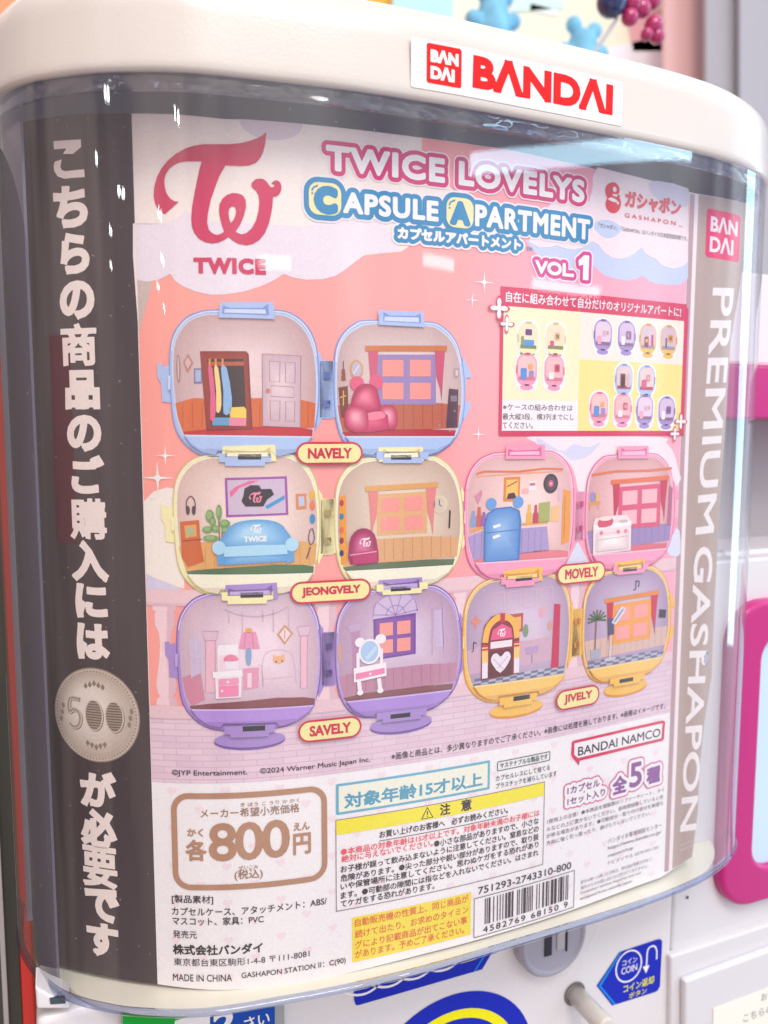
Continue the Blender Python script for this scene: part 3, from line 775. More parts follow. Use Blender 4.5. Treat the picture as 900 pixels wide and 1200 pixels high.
for ch, x0, x1, y0, y1 in CH[1:]:
    xm, ym = (x0+x1)/2, (y0+y1)/2
    u0, u1 = PS.q(x0, ym)[0], PS.q(x1, ym)[0]; vt, vb = PS.q(xm, y0)[1], PS.q(xm, y1)[1]
    a.heavyq(ch, (u0, vb), (u1, vb), (u0, vt), '#efe0da', 2, (.0021 if ch in '商購要' else .0033))
a.build('dark_band', poster)
# the coin picture
a = Art(PS); c = PS.q(112, 838); r = .0705
a.ell(c, r, r, '#978b80', 2, 64); a.ell(c, r*.975, r*.975, '#c4b8aa', 3, 64); [a.ell((c[0]-.0016*k, c[1]+.0016*k), r*(.90-.075*k), r*(.90-.075*k), ('#b9ada1', '#c0b4a8', '#c6bbaf', '#ccc2b6', '#d2c8bd', '#d7cec4', '#dbd3c9', '#dfd7ce')[k], 4+.1*k, 50) for k in range(8)]
for k in range(80):
    t = k*math.pi/40; a.ell((c[0]+r*.925*math.cos(t), c[1]+r*.925*math.sin(t)), .0011, .0011, '#7d7168', 5, 6)
L5 = []
def stroke5(cu, cv): return [(cu+x*.001, cv+y*.001) for x, y in ((9, 22), (-8, 22), (-10, 2), (-2, 6), (6, 3), (9, -7), (5, -18), (-4, -20), (-10, -15))]
for dx, dy, col, ly in ((.0012, -.0012, '#8a7d72', 5), (0, 0, '#d3c8bd', 6)):
    a.line(catmull(stroke5(c[0]-.034+dx, c[1]+dy), 3, False), .0068, col, ly)
    for cu in (-.002, .031): a.ell((c[0]+cu+dx, c[1]+dy), .0150, .0235, col, ly, 30)
for cu in (-.002, .031):
    a.ell((c[0]+cu, c[1]), .0132, .0217, '#a39689', 7, 30)
    for k in range(11):
        yv = -.0195+.0039*k; hw = .0128*math.sqrt(max(0, 1-(yv/.0217)**2))
        a.rect(c[0]+cu-hw, c[0]+cu+hw, c[1]+yv, c[1]+yv+.0013, '#6f645b', 8)
a.line(catmull(stroke5(c[0]-.034, c[1]), 3, False), .0030, '#a39689', 7)
for vv, sg_ in ((.047, 1), (-.047, -1)):
    for dx in (-.014, -.007, 0, .007, .014):
        p = (c[0]+dx, c[1]+vv-abs(dx)*.35*sg_); a.poly([(p[0]-.0035, p[1]), (p[0], p[1]+.006*sg_), (p[0]+.0035, p[1]), (p[0], p[1]-.004*sg_)], '#8d8076', 5)
for sx in (-.056, .056):
    for dy in (-.01, 0, .01): a.ell((c[0]+sx+dy*.2, c[1]+dy), .003, .0045, '#93867b', 5, 8)
a.build('coin_picture', poster)

# pink scenery of the artwork
pk = bpy.data.materials.new('ink_pink_blend'); n_, b_ = nodes(pk)
uvn = n_.nodes.new('ShaderNodeUVMap'); uvn.uv_map = 'print'; sp = n_.nodes.new('ShaderNodeSeparateXYZ'); rp = n_.nodes.new('ShaderNodeValToRGB')
def inkc(h): return (*[max(.004, (x-VEIL)*GAIN) for x in lin(h)], 1)
rp.color_ramp.elements[0].position = .0; rp.color_ramp.elements[0].color = inkc('#f1a297'); rp.color_ramp.elements[1].position = .92; rp.color_ramp.elements[1].color = inkc('#f0abbf')
e = rp.color_ramp.elements.new(.45); e.color = inkc('#f4a5a4')
e = rp.color_ramp.elements.new(.62); e.color = inkc('#f2a3b3')
n_.links.new(uvn.outputs[0], sp.inputs[0]); n_.links.new(sp.outputs[0], rp.inputs[0]); n_.links.new(rp.outputs[0], b_.inputs['Base Color'])
b_.inputs['Roughness'].default_value = .5; b_.inputs['Specular IOR Level'].default_value = .25
low = PS.q(182, 917)[1]; vlow = -.272
a = Art(PS)
UL, UR = .0005, .9075
a.poly([(UL, vlow), (UR, vlow), (UR, .6305), (.8, .6335), (.69, .6375), (.54, .6425), (.39, .6415), (.22, .6405), (.12, .6395), (.06, .6445), (UL, .6475)], pk, 1)
def tp(L): return L
cream = tp(PS.Q([(156, 300), (156, 262), (197, 262), (217, 250), (250, 262), (300, 268), (350, 268), (380, 262), (420, 300), (470, 295), (545, 240), (545, 235), (530, 222), (505, 200), (494, 178)]))
cream = [(UL, .36)]+cream+[(.398, .6413), (.22, .6403), (.12, .6393), (.06, .6443), (UL, .6473)]
a.poly(cream, '#f3e2dc', 2)
lav = catmull(PS.Q([(172, 331), (185, 329), (200, 321), (212, 335), (240, 345), (262, 345), (300, 338), (320, 330), (333, 321), (352, 327), (378, 327), (396, 323), (414, 310), (433, 297), (445, 297), (458, 295.5), (469, 293), (450, 262), (430, 252), (405, 258), (378, 261), (350, 266), (335, 264), (300, 262), (260, 262), (232, 256), (218, 246), (209, 258), (197, 262), (182, 263)]), 2)
a.poly([(UL, PS.q(158, 328)[1])]+lav[:0]+PS.Q([(172, 330.5), (186, 328), (200, 321)])+PS.Q([(205, 329), (215, 336), (230, 342), (247, 345.5), (262, 345.5), (285, 342), (305, 336), (322, 328), (332.5, 321), (342, 325), (358, 328), (378, 327.5), (394, 323), (406, 315), (416, 307), (424, 301), (433, 297), (445, 297.5), (458, 295.5), (469, 293), (452, 264), (430, 252), (405, 256), (378, 261), (350, 266), (335, 264), (300, 262), (260, 262), (232, 256), (217, 245.5), (210, 254), (197, 261), (180, 263)])+[(UL, PS.q(157, 263)[1])], '#e2dbe4', 3)
c_ = PS.q(318, 146); a.ell((c_[0], .6405), .042, .024, '#d6c9d4', 3, 24, 180, 360)
# right hand clouds
blue = PS.Q([(615, 281), (640, 286), (660, 283), (700, 276), (806, 290), (806, 326), (797, 334), (786, 334), (770, 333), (760, 329), (752, 323), (745, 327), (735, 329), (722, 327), (708, 323), (694, 311), (680, 318), (662, 318), (645, 312), (632, 302)])
a.poly(blue, '#bfcbe4', 2)
wh = PS.Q([(700, 196), (806, 222), (806, 306), (800, 312), (788, 315), (775, 311), (768, 303), (762, 301), (756, 297), (751.5, 289.5), (745, 296), (737, 301), (727.5, 303.5), (717, 302), (708, 296), (700, 286), (694, 283), (684, 290), (672, 292.5), (661, 291), (652, 287), (645, 290), (632, 290), (620, 284), (622, 262), (646, 238), (672, 233), (690, 236), (694, 220), (694, 207)])
a.poly(wh, '#eadbe0', 3)
a.px([(695, 265), (700, 259), (712, 258), (722, 262), (728, 268), (722, 276), (712, 279), (703, 275)], '#bccbe6', 4, 3)
a.px([(760, 216), (770, 212), (806, 221), (806, 240), (797, 243), (780, 239), (766, 230)], '#cbc8de', 4, 2)
# clouds beside the rooms
a.px([(626, 509), (628, 519), (634, 527), (650, 532), (664, 540), (672, 552), (677, 575), (682, 600), (690, 602), (720, 560), (793, 570), (794, 548), (789, 530), (780, 518), (772, 512)], '#f0dde2', 2, 2)
a.px([(629, 512), (632, 521), (645, 527), (659, 530), (667, 538), (680, 538), (692, 532), (704, 518), (696, 522), (684, 524), (672, 520), (660, 529), (645, 522)], '#cdd0e6', 3, 2)
a.px([(662, 664), (676.5, 634), (692, 664)], '#d3d8ea', 3)
a.px([(782, 628), (790, 620), (796, 622), (797, 648), (790, 652), (782, 648)], '#d3d8ea', 3, 2)
a.poly([(UL, PS.q(171, 588)[1])]+PS.Q([(180, 576), (196, 571), (215, 575), (216, 690), (195, 684), (180, 680)])+[(UL, PS.q(173, 678)[1])], '#f3e4da', 2)
a.px([(172, 672), (184, 678), (200, 684), (216, 692), (216, 697), (172, 690)], '#cfcbe0', 3)
# terrace: rail, balusters, base rail, stone floor
vr1, vr0 = PS.q(172, 690)[1], PS.q(172, 706)[1]; vb1, vb0 = PS.q(178, 826)[1], PS.q(178, 840)[1]
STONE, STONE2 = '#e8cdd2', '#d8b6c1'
brick = bpy.data.materials.new('ink_stone_floor'); n_, b_ = nodes(brick)
uvn = n_.nodes.new('ShaderNodeUVMap'); uvn.uv_map = 'print'; bt = n_.nodes.new('ShaderNodeTexBrick')
bt.inputs['Scale'].default_value = 1; bt.inputs['Brick Width'].default_value = .038; bt.inputs['Row Height'].default_value = .0092; bt.inputs['Mortar Size'].default_value = .0008; bt.inputs['Mortar Smooth'].default_value = .6
bt.inputs['Color1'].default_value = inkc('#dfcad5'); bt.inputs['Color2'].default_value = inkc('#d8c0ce'); bt.inputs['Mortar'].default_value = inkc('#c9afc0')
n_.links.new(uvn.outputs[0], bt.inputs['Vector']); n_.links.new(bt.outputs[0], b_.inputs['Base Color']); b_.inputs['Roughness'].default_value = .5
a.rect(UL, UR, vlow, vb0, brick, 2)
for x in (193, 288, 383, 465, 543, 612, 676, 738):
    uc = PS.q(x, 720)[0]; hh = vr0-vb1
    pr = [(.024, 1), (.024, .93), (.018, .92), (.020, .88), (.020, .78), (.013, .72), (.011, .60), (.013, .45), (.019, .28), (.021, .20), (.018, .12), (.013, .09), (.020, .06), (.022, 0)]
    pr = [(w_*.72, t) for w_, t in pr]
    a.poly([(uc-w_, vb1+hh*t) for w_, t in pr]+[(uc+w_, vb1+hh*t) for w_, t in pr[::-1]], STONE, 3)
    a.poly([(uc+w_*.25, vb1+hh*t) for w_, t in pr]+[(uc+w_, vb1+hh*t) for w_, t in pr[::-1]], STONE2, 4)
a.rect(UL, UR, vr0, vr1, '#e2c4c8', 5); a.rect(UL, UR, vr0-.004, vr0, STONE2, 5)
a.rect(UL, UR, vb0, vb1, '#e0c3ca', 5); a.rect(UL, UR, vb0-.002, vb0, STONE2, 5)
# four pointed sparkles
def spark(x, y, r, col='#f8ece8', layer=6, ring=None):
    u, v = PS.q(x, y); r *= .00135
    def star(r, k): return [(u+(r if i % 4 == 0 else k*r)*math.cos(math.pi/8*i), v+(r if i % 4 == 0 else k*r)*math.sin(math.pi/8*i)) for i in range(16)]
    if ring:
        def clover(R): return [(u+R*(.62+.38*math.cos(4*t))*math.cos(t), v+R*(.62+.38*math.cos(4*t))*math.sin(t)) for t in [k*math.pi/24 for k in range(48)]]
        a.poly(clover(r*1.22), ring, layer); a.poly(clover(r*.98), col, layer+1)
    else: a.poly(star(r, .2), col, layer)
for x, y, r in ((194, 534, 11), (185, 560, 17), (567, 331, 13), (553, 352, 9), (560, 509, 9), (178, 583, 5), (552, 352, 4)): spark(x, y, r)
a.build('artwork_scenery', poster)

# ------------------------------------------------------------------ capsule rooms (pictures)
SL = {}
def slot(x, y): return PS.q(x, y)
refA, refB = slot(292.5, 535.5), slot(468.7, 535.5)
dA = refB[0]-refA[0]; PITCH_V = .1930
fA, fB = F(180, 340, .23333), F(370, 340, .23333)
uC = PS.q(611.8, 679)[0]; uD = PS.q(735.7, 666.5)[0]
def mixhex(a, b, t):
    a, b = a.lstrip('#'), b.lstrip('#'); v = [int(a[i:i+2], 16)+(int(b[i:i+2], 16)-int(a[i:i+2], 16))*t for i in (0, 2, 4)]
    return '#%02x%02x%02x' % tuple(int(round(x/3)*3) if x < 254 else 255 for x in v)
def lighter(h, t): return mixhex(h, '#ffffff', t)
def darker(h, t): return mixhex(h, '#402838', t)
class Room:
    """draws one half of an open capsule; points are given in the coordinates of the first blue pair and shifted to their place"""
    def __init__(s, side, du, dv):
        s.a = Art(PS); s.f = fA if side == 'L' else fB; s.d = (du, dv); s.side = side
    def uv(s, *pts): return [(u+s.d[0], v+s.d[1]) for u, v in PS.Q(s.f(*pts))]
    def P(s, pts, col, layer, sm=0):
        p = s.uv(*pts); s.a.poly(catmull(p, sm) if sm else p, col, layer)
    def G(s, pts, c0, c1, layer, sm=0, n=12, ox=-.12, oy=.22, k1=.85):     # airbrushed fill, as the toy photographs are printed
        p = s.uv(*pts) if abs(pts[0][0]) > 3 else pts
        if sm: p = catmull(p, sm)
        P_ = np.array(p); m = (P_.max(0)+P_.min(0))/2; e_ = P_.max(0)-P_.min(0); m = m+e_*np.array([ox, oy])*.5
        for k in range(n):
            f_ = k/(n-1) if n > 1 else 0; sc_ = 1-k1*k/n
            s.a.poly([tuple(m+(q-m)*sc_) for q in P_], mixhex(c0, c1, f_), layer+.07*k)
    def L(s, pts, w_, col, layer, closed=False, sm=0):
        p = s.uv(*pts); p = catmull(p, sm, closed) if sm else p; s.a.line(p, w_*.00031, col, layer, closed)
    def E(s, x, y, rx, ry, col, layer, n=24):
        p = s.uv((x-rx, y), (x+rx, y), (x, y-ry), (x, y+ry))
        s.a.ell(((p[0][0]+p[1][0])/2, (p[2][1]+p[3][1])/2), (p[1][0]-p[0][0])/2, (p[2][1]-p[3][1])/2, col, layer, n)
    def R(s, x0, y0, x1, y1, col, layer): s.P([(x0, y0), (x1, y0), (x1, y1), (x0, y1)], col, layer)
    def T(s, body, x0, y0, x1, y1, h, col, layer, bold=0):
        p = s.uv((x0, y0), (x1, y1), (x0, y0-h)); s.a.quad(body, p[0], p[1], (p[0][0], p[2][1]), col, layer, bold)
    def shell(s, main, dark, light, wall, floor, base, foot=False):
        if s.side == 'L':
            o = [(300, 98), (600, 98), (690, 115), (760, 165), (805, 240), (825, 330), (832, 480), (825, 620), (800, 720), (745, 795), (660, 838), (560, 850), (330, 850), (225, 825), (150, 765), (108, 690), (90, 580), (80, 430), (82, 300), (105, 210), (160, 140), (230, 108)]
            i = [(320, 125), (600, 125), (680, 140), (740, 185), (785, 260), (808, 360), (815, 480), (808, 610), (790, 735), (157, 728), (125, 640), (112, 540), (103, 420), (105, 300), (130, 220), (180, 160), (250, 130)]
            cl, ct, cb = [(320, 60), (600, 60), (605, 150), (320, 152)], (330, 820, 590, 882), (425, 823, 540, 850)
            hinge = [(820, 300), (842, 335), (842, 352), (900, 358), (900, 645), (845, 645), (838, 660), (818, 700)]
            clip = [(20, 370), (45, 370), (45, 385), (95, 372), (95, 565), (45, 560), (40, 470), (22, 440)]
        else:
            o = [(260, 150), (560, 158), (640, 185), (700, 250), (728, 330), (745, 440), (748, 560), (730, 680), (690, 760), (620, 815), (540, 838), (290, 842), (190, 815), (130, 750), (100, 660), (88, 540), (88, 400), (98, 290), (135, 215), (190, 168)]
            i = [(290, 172), (550, 180), (620, 205), (680, 262), (712, 345), (726, 440), (728, 560), (712, 660), (690, 736), (145, 733), (118, 650), (106, 540), (106, 400), (118, 300), (155, 232), (215, 190)]
            cl, ct, cb = [(308, 105), (540, 118), (545, 190), (308, 180)], (300, 812, 560, 868), (372, 828, 474, 851)
            hinge = [(20, 358), (95, 355), (95, 640), (20, 640)]
            clip = [(735, 330), (775, 415), (780, 440), (755, 440), (748, 560), (775, 560), (772, 600), (740, 660)]
        if foot:
            cx = (ct[0]+ct[2])/2
            s.E(cx, ct[3]+28, 185 if s.side == 'L' else 160, 46, dark, 6); s.E(cx, ct[3]+18, 185 if s.side == 'L' else 160, 42, main, 7)
        s.P(hinge, main, 7); s.P(clip, main, 7)
        op = s.uv(*o); op = catmull(op, 3); s.a.poly(op, dark, 8)
        m = np.mean(np.array(op), 0); s.a.poly([tuple(m+(np.array(p)-m)*.985) for p in op], main, 9)
        k0 = next(k for k in range(len(i)) if i[k][1] > 720 and i[k][0] < 200); ip = catmull(s.uv(*(i[k0:]+i[:k0])), 2, False); m2 = np.mean(np.array(ip), 0)
        s.a.poly([tuple(m2+(np.array(p)-m2)*1.022) for p in ip], light, 10)
        hl = lighter(main, .55); q_ = [p for p in op]; n_ = len(q_); cxy = m
        up = sorted([tuple(m+(np.array(p)-m)*.972) for p in q_ if p[1] > m[1]+.01], key=lambda p: p[0])
        if len(up) > 6: s.a.line(up[2:-2], .0016, hl, 10.4)
        # the room behind the opening, and the slab at its front
        s.ip = ip; s.G(ip, darker(wall, .16), lighter(wall, .24), 11, 0, 14, .1, .1, .75)
        if s.side == 'L':
            s.P([(157, 726), (792, 734), (770, 770), (710, 812), (640, 832), (610, 832), (598, 812), (325, 806), (312, 828), (250, 815), (195, 780)], darker(base, .12), 20); s.P([(165, 734), (785, 740), (765, 768), (700, 800), (230, 796), (190, 766)], base, 20.4); s.P([(157, 726), (792, 734), (787, 742), (165, 735)], lighter(base, .35), 20.6)
            s.P([(150, 712), (250, 700), (600, 682), (740, 690), (798, 702), (795, 735), (157, 727)], floor, 12)
            s.L([(157, 727), (195, 780), (250, 815), (312, 828), (325, 806), (598, 812), (610, 832), (640, 832), (710, 812), (770, 770), (792, 735)], 3, dark, 21)
            if cl:
                s.P([(335, 62), (600, 62), (606, 148), (330, 140)], main, 21); s.P([(350, 80), (385, 92), (545, 92), (575, 72), (578, 128), (345, 120)], dark, 22); s.P([(360, 98), (560, 100), (565, 122), (355, 116)], light, 23)
            for y in (412, 555): s.R(852, y, 884, y+32, dark, 21)
            s.R(78, 430, 90, 500, light, 21)
        else:
            s.P([(145, 733), (692, 733), (670, 770), (610, 812), (560, 825), (545, 812), (300, 812), (285, 828), (240, 822), (180, 785)], darker(base, .12), 20); s.P([(152, 740), (686, 740), (665, 768), (600, 800), (215, 796), (178, 768)], base, 20.4); s.P([(145, 733), (692, 733), (688, 741), (152, 741)], lighter(base, .35), 20.6)
            s.P([(130, 715), (250, 700), (560, 698), (700, 705), (692, 735), (145, 733)], floor, 12)
            s.L([(145, 733), (180, 785), (240, 822), (285, 828), (300, 812), (545, 812), (560, 825), (610, 812), (670, 770), (692, 735)], 3, dark, 21)
            s.P([(310, 102), (535, 112), (540, 188), (312, 176)], main, 21); s.P([(335, 112), (365, 130), (495, 132), (520, 120), (522, 168), (335, 158)], dark, 22); s.P([(340, 135), (510, 140), (512, 165), (338, 156)], light, 23)
            for y in (412, 555): s.R(40, y, 72, y+32, dark, 21)
        s.P([(ct[0], ct[1]), (ct[2], ct[1]), (ct[2], ct[3]-20), (ct[2]-30, ct[3]-18), (ct[2]-32, ct[3]), (ct[0]+32, ct[3]), (ct[0]+30, ct[3]-18), (ct[0], ct[3]-20)], main, 22)
        s.R(*cb, '#3d3844', 23)
    def wains(s, col, line_, y=545):
        if s.side == 'L': s.P([(112, y+25), (200, y), (560, y), (740, y+8), (812, y+25), (805, 690), (760, 694), (600, 686), (250, 703), (150, 714), (125, 640)], col, 12)
        else: s.P([(108, y+40), (220, y+22), (560, y+22), (722, y+38), (712, 690), (560, 700), (250, 702), (135, 715), (118, 650)], col, 12)
        x = 150
        while x < 800:
            if s.side == 'L' or x < 700: s.L([(x, y+24), (x, 690)], 2, line_, 13)
            x += 48
    def window(s, x0, y0, x1, y1, fr, sky, val, cur):
        s.R(x0, y0, x1, y1, fr, 13); mx_, my = (x0+x1)/2, (y0+y1)/2; g = (x1-x0)*.09
        for a_, b_ in ((x0+g, mx_-g*.6), (mx_+g*.6, x1-g)):
            for c_, d_ in ((y0+g, my-g*.6), (my+g*.6, y1-g)): s.R(a_, c_, b_, d_, sky, 14)
        if cur:
            s.P([(x0-45, y0-18), (x0+5, y0-18), (x0-2, y0+110), (x0-20, y0+170), (x0-28, y0+230), (x0-35, y0+110)], cur, 15)
            s.P([(x1+45, y0-18), (x1-5, y0-18), (x1+2, y0+110), (x1+20, y0+170), (x1+28, y0+230), (x1+35, y0+110)], cur, 15)
        if val: s.R(x0-60, y0-45, x1+55, y0-18, val, 16)
    def done(s, label): s.a.build('capsule_picture', poster, label)

def logo_tw(art, place, col, layer):                # the swash monogram, traced in its own frame
    P_ = [(617, 112), (600, 128), (570, 145), (530, 160), (480, 172), (420, 177), (350, 177), (290, 177), (240, 184), (190, 200), (140, 228), (100, 262), (65, 305), (42, 350), (28, 400), (24, 450), (32, 490), (48, 520), (70, 540), (84, 545), (100, 530), (125, 508), (157, 480), (135, 478), (110, 462), (92, 435), (82, 400), (80, 365), (88, 335), (105, 308), (130, 287), (160, 273), (200, 267), (277, 267),
          (265, 310), (252, 370), (238, 440), (226, 510), (222, 570), (225, 610), (238, 645), (262, 675), (295, 693), (330, 700), (365, 695), (395, 682), (418, 666), (440, 685), (470, 702), (510, 710), (545, 703), (580, 682), (610, 645), (632, 590), (645, 530), (650, 490), (652, 455), (670, 452), (685, 440), (695, 420), (697, 400), (692, 382), (680, 370), (665, 367), (650, 375), (643, 388), (655, 387), (660, 392), (655, 402), (645, 405), (635, 398), (622, 378), (605, 362), (585, 357), (560, 362), (542, 378), (537, 395), (545, 408), (562, 422), (575, 445), (580, 480), (575, 530), (562, 580), (540, 620), (512, 645), (485, 652), (455, 638),
          (480, 600), (500, 550), (511, 505), (508, 470), (495, 448), (470, 436), (440, 434), (410, 444), (385, 465), (370, 495), (368, 530), (374, 570), (385, 610), (395, 638), (380, 648), (360, 655), (335, 648), (315, 628), (306, 590), (310, 540), (325, 470), (345, 410), (370, 345), (402, 288), (440, 290), (490, 292), (530, 288), (562, 275), (585, 250), (600, 220), (610, 180)]
    Hh = [(438, 503), (452, 508), (458, 525), (455, 550), (445, 575), (430, 592), (422, 570), (418, 540), (422, 515)]
    art.poly([place(P_), place(Hh)], col, layer)

dv1 = 0; dv2 = -PITCH_V; dv3 = -2*PITCH_V
BLM, BLD, BLL = '#a9bfe6', '#7f98cf', '#c5d4f0'
# 1 blue, left half: wardrobe and door
r = Room('L', 0, 0); r.shell(BLM, BLD, BLL, '#d9bdbb', '#c02a48', '#aac4ea'); r.wains('#cf7048', '#a8502f', 543)
r.P([(235, 308), (465, 308), (478, 322), (497, 700), (268, 706)], '#7c3a34', 14); r.G([(238, 312), (470, 312), (492, 696), (270, 700)], '#93443a', '#b86250', 15)
r.P([(272, 348), (452, 346), (468, 680), (292, 682)], '#4a1d22', 16); r.P([(275, 362), (455, 360), (455, 380), (276, 382)], '#b5604a', 17)
for x, c_, w_, h_ in ((284, '#d9698a', 30, 260), (314, '#f0d08c', 28, 220), (348, '#8fb4dc', 46, 230)):
    r.L([(x, 345), (x, 392)], 9, '#d98a50', 18); r.P([(x-8, 390), (x+w_*.45, 392), (x+w_, 400+h_*.6), (x+w_*.85, 385+h_), (x+w_*.1, 390+h_), (x+w_*.1, 420+h_*.4)], c_, 19, 2)
r.R(297, 640, 382, 680, '#6aa0c4', 18); r.R(382, 640, 466, 682, '#e08a9e', 18); r.P([(382, 590), (455, 586), (466, 600), (466, 642), (386, 640)], '#f2cc62', 19)
r.G([(545, 320), (738, 332), (735, 690), (548, 682)], '#c6acb4', '#ddc9cd', 14)
for pts in ([(545, 320), (738, 332), (735, 690), (548, 682)], [(580, 358), (634, 360), (632, 462), (582, 460)], [(660, 362), (710, 366), (708, 468), (662, 464)], [(588, 480), (704, 488), (704, 540), (588, 534)], [(584, 556), (634, 558), (632, 656), (586, 654)], [(662, 560), (708, 562), (706, 662), (662, 658)]): r.L(pts, 3, '#9a7f8e', 15, True)
r.E(573, 506, 11, 12, '#c98070', 16)
r.P([(152, 362), (176, 320), (202, 366), (172, 418)], '#b58474', 14); r.P([(160, 363), (176, 336), (192, 366), (174, 400)], '#cdb0b4', 15); r.E(128, 395, 9, 70, '#8a6a6a', 14); r.E(128, 395, 5, 62, '#d0b2b2', 15)
r.R(205, 393, 246, 470, '#7c7ea0', 13); r.R(212, 402, 240, 460, '#a7b4d4', 14)
r.done('blue capsule room with a brown wardrobe and a white door')
# 1 blue, right half: armchair and window
r = Room('R', 0, 0); r.shell(BLM, BLD, BLL, '#d8bfba', '#b33a48', '#aac4ea'); r.wains('#b96a52', '#95503f', 540)
r.window(305, 325, 600, 575, '#9a86b4', '#f4988f', '#c67a4e', '#c75c74')
r.E(202, 400, 34, 48, '#c99a6e', 14); r.E(202, 400, 24, 38, '#b7b3c4', 15); r.L([(186, 420), (214, 380)], 4, '#e4dfe6', 16); r.L([(136, 355), (136, 400)], 4, '#6a4a44', 14); r.P([(128, 398), (144, 398), (148, 455), (126, 455)], '#8a5a4c', 15)
r.P([(112, 490), (158, 482), (162, 640), (124, 640)], '#7a4a40', 14); r.L([(120, 540), (150, 530)], 5, '#d9b060', 15); r.L([(136, 505), (136, 580)], 5, '#d9b060', 15)
r.P([(665, 495), (712, 500), (706, 690), (650, 690)], '#5f4a54', 14); r.R(672, 530, 704, 560, '#8d7a84', 15); r.R(690, 392, 714, 440, '#b09c9c', 14); r.R(697, 402, 709, 430, '#d6c6c2', 15)
PCH, PCD, PCL = '#d8607e', '#b83c60', '#e58298'
r.E(204, 470, 36, 38, PCH, 17); r.E(300, 462, 34, 38, PCH, 17)
r.P([(180, 600), (185, 520), (210, 482), (250, 470), (295, 485), (312, 530), (315, 610)], darker(PCD, .1), 18, 3)
r.G([(190, 590), (200, 520), (250, 484), (295, 505), (306, 600)], PCD, PCL, 19, 3)
r.G([(215, 640), (340, 625), (372, 645), (375, 690), (330, 705), (215, 712)], PCD, PCH, 19, 2); r.P([(240, 622), (330, 608), (345, 628), (330, 645), (240, 655)], PCL, 20, 2)
r.G([(140, 640), (150, 600), (190, 580), (240, 595), (258, 630), (256, 700), (200, 715), (150, 690)], PCD, lighter(PCL, .25), 20, 3); r.G([(318, 600), (345, 578), (385, 585), (405, 620), (402, 680), (375, 702), (362, 690), (360, 640)], PCD, lighter(PCL, .25), 20, 3)
r.done('blue capsule room with a pink armchair and a window')
# 2 cream, left half: sofa
CM, CD_, CL_ = '#eee6b0', '#cdbf85', '#f6f0cc'
r = Room('L', 0, dv2); r.shell(CM, CD_, CL_, '#ecd2c6', '#5c7a58', '#f1ead0'); r.wains('#d9a86e', '#b98950', 560)
D2 = 28
r.P([(345, 228), (660, 228), (668, 428), (352, 432)], '#a05aa8', 14); r.P([(358, 240), (648, 240), (655, 418), (364, 420)], '#c9b8cc', 15)
r.P([(375, 330), (420, 280), (520, 245), (470, 245), (400, 275), (370, 300)], '#e0709a', 16); r.P([(550, 378), (648, 325), (650, 345), (560, 395)], '#4a9acb', 16)
r.P([(445, 285), (475, 268), (520, 270), (530, 290), (580, 290), (595, 320), (560, 345), (540, 380), (450, 378), (430, 350), (440, 320)], '#3d3844', 17)
logo_tw(r.a, lambda L: r.uv(*[(468+(x-24)*.10, 300+(y-112)*.10) for x, y in L]), '#f08aa0', 18)
r.P([(705, 322), (758, 322), (760, 400), (708, 402)], '#d98a58', 14); r.P([(718, 335), (748, 335), (750, 386), (720, 388)], '#bcc3d6', 15)
r.L([(150, 390), (152, 345), (172, 322), (192, 345), (196, 388)], 5, '#6b5660', 14, sm=3); r.E(158, 395, 10, 24, '#5c4a55', 15); r.E(188, 395, 10, 24, '#5c4a55', 15)
r.P([(118, 455), (215, 445), (222, 560), (240, 660), (160, 690), (128, 640)], '#c76c44', 14); r.L([(130, 555), (228, 545)], 4, '#94452c', 15); r.P([(140, 475), (200, 468), (204, 530), (146, 540)], '#e0a060', 15); r.E(170, 505, 22, 26, '#a9b48a', 16)
for x, y, rx, ry in ((270, 425, 22, 34), (316, 405, 15, 40), (285, 455, 16, 26), (258, 495, 26, 18), (300, 492, 22, 18), (345, 465, 28, 22), (275, 540, 40, 17), (350, 500, 22, 20)): r.E(x, y, rx, ry, '#7fa06a', 17); r.E(x-3, y-4, rx*.6, ry*.6, '#93b37c', 18)
r.L([(315, 440), (320, 580)], 5, '#8a6a3e', 16); r.L([(332, 480), (330, 580)], 4, '#8a6a3e', 16)
for y, c_ in ((330, '#e0b050'), (385, '#e08060'), (455, '#4a90c0')): r.E(790, y, 14, 26, c_, 14)
r.L([(770, 560), (782, 590), (800, 560), (790, 505), (775, 520), (770, 560)], 4, '#4c4a66', 15, sm=2); r.L([(780, 600), (760, 660)], 5, '#4c4a66', 15)
SO, SD, SLt = '#8fc4ea', '#6aa3d2', '#aad6f3'
r.G([(335, 590), (348, 510), (400, 462), (500, 447), (600, 460), (655, 505), (668, 590)], SD, SLt, 19, 3)
r.P([(300, 570), (320, 565), (345, 590), (350, 675), (310, 682)], SD, 19); r.P([(655, 590), (690, 565), (700, 670), (655, 678)], SD, 19)
r.G([(340, 590), (660, 585), (662, 668), (342, 680)], SD, SO, 20); r.P([(340, 585), (500, 578), (660, 582), (662, 630), (342, 636)], SLt, 21, 0); r.L([(342, 640), (660, 634)], 3, SD, 22)
r.E(316, 590, 34, 36, SLt, 22); r.E(685, 582, 34, 36, SLt, 22)
r.T('TWICE', 442, 563, 558, 561, 30, '#e6f2fa', 20, .05)
logo_tw(r.a, lambda L: r.uv(*[(476+(x-24)*.085, 468+(y-112)*.082) for x, y in L]), '#e6f2fa', 20)
r.done('cream capsule room with a pale blue sofa')
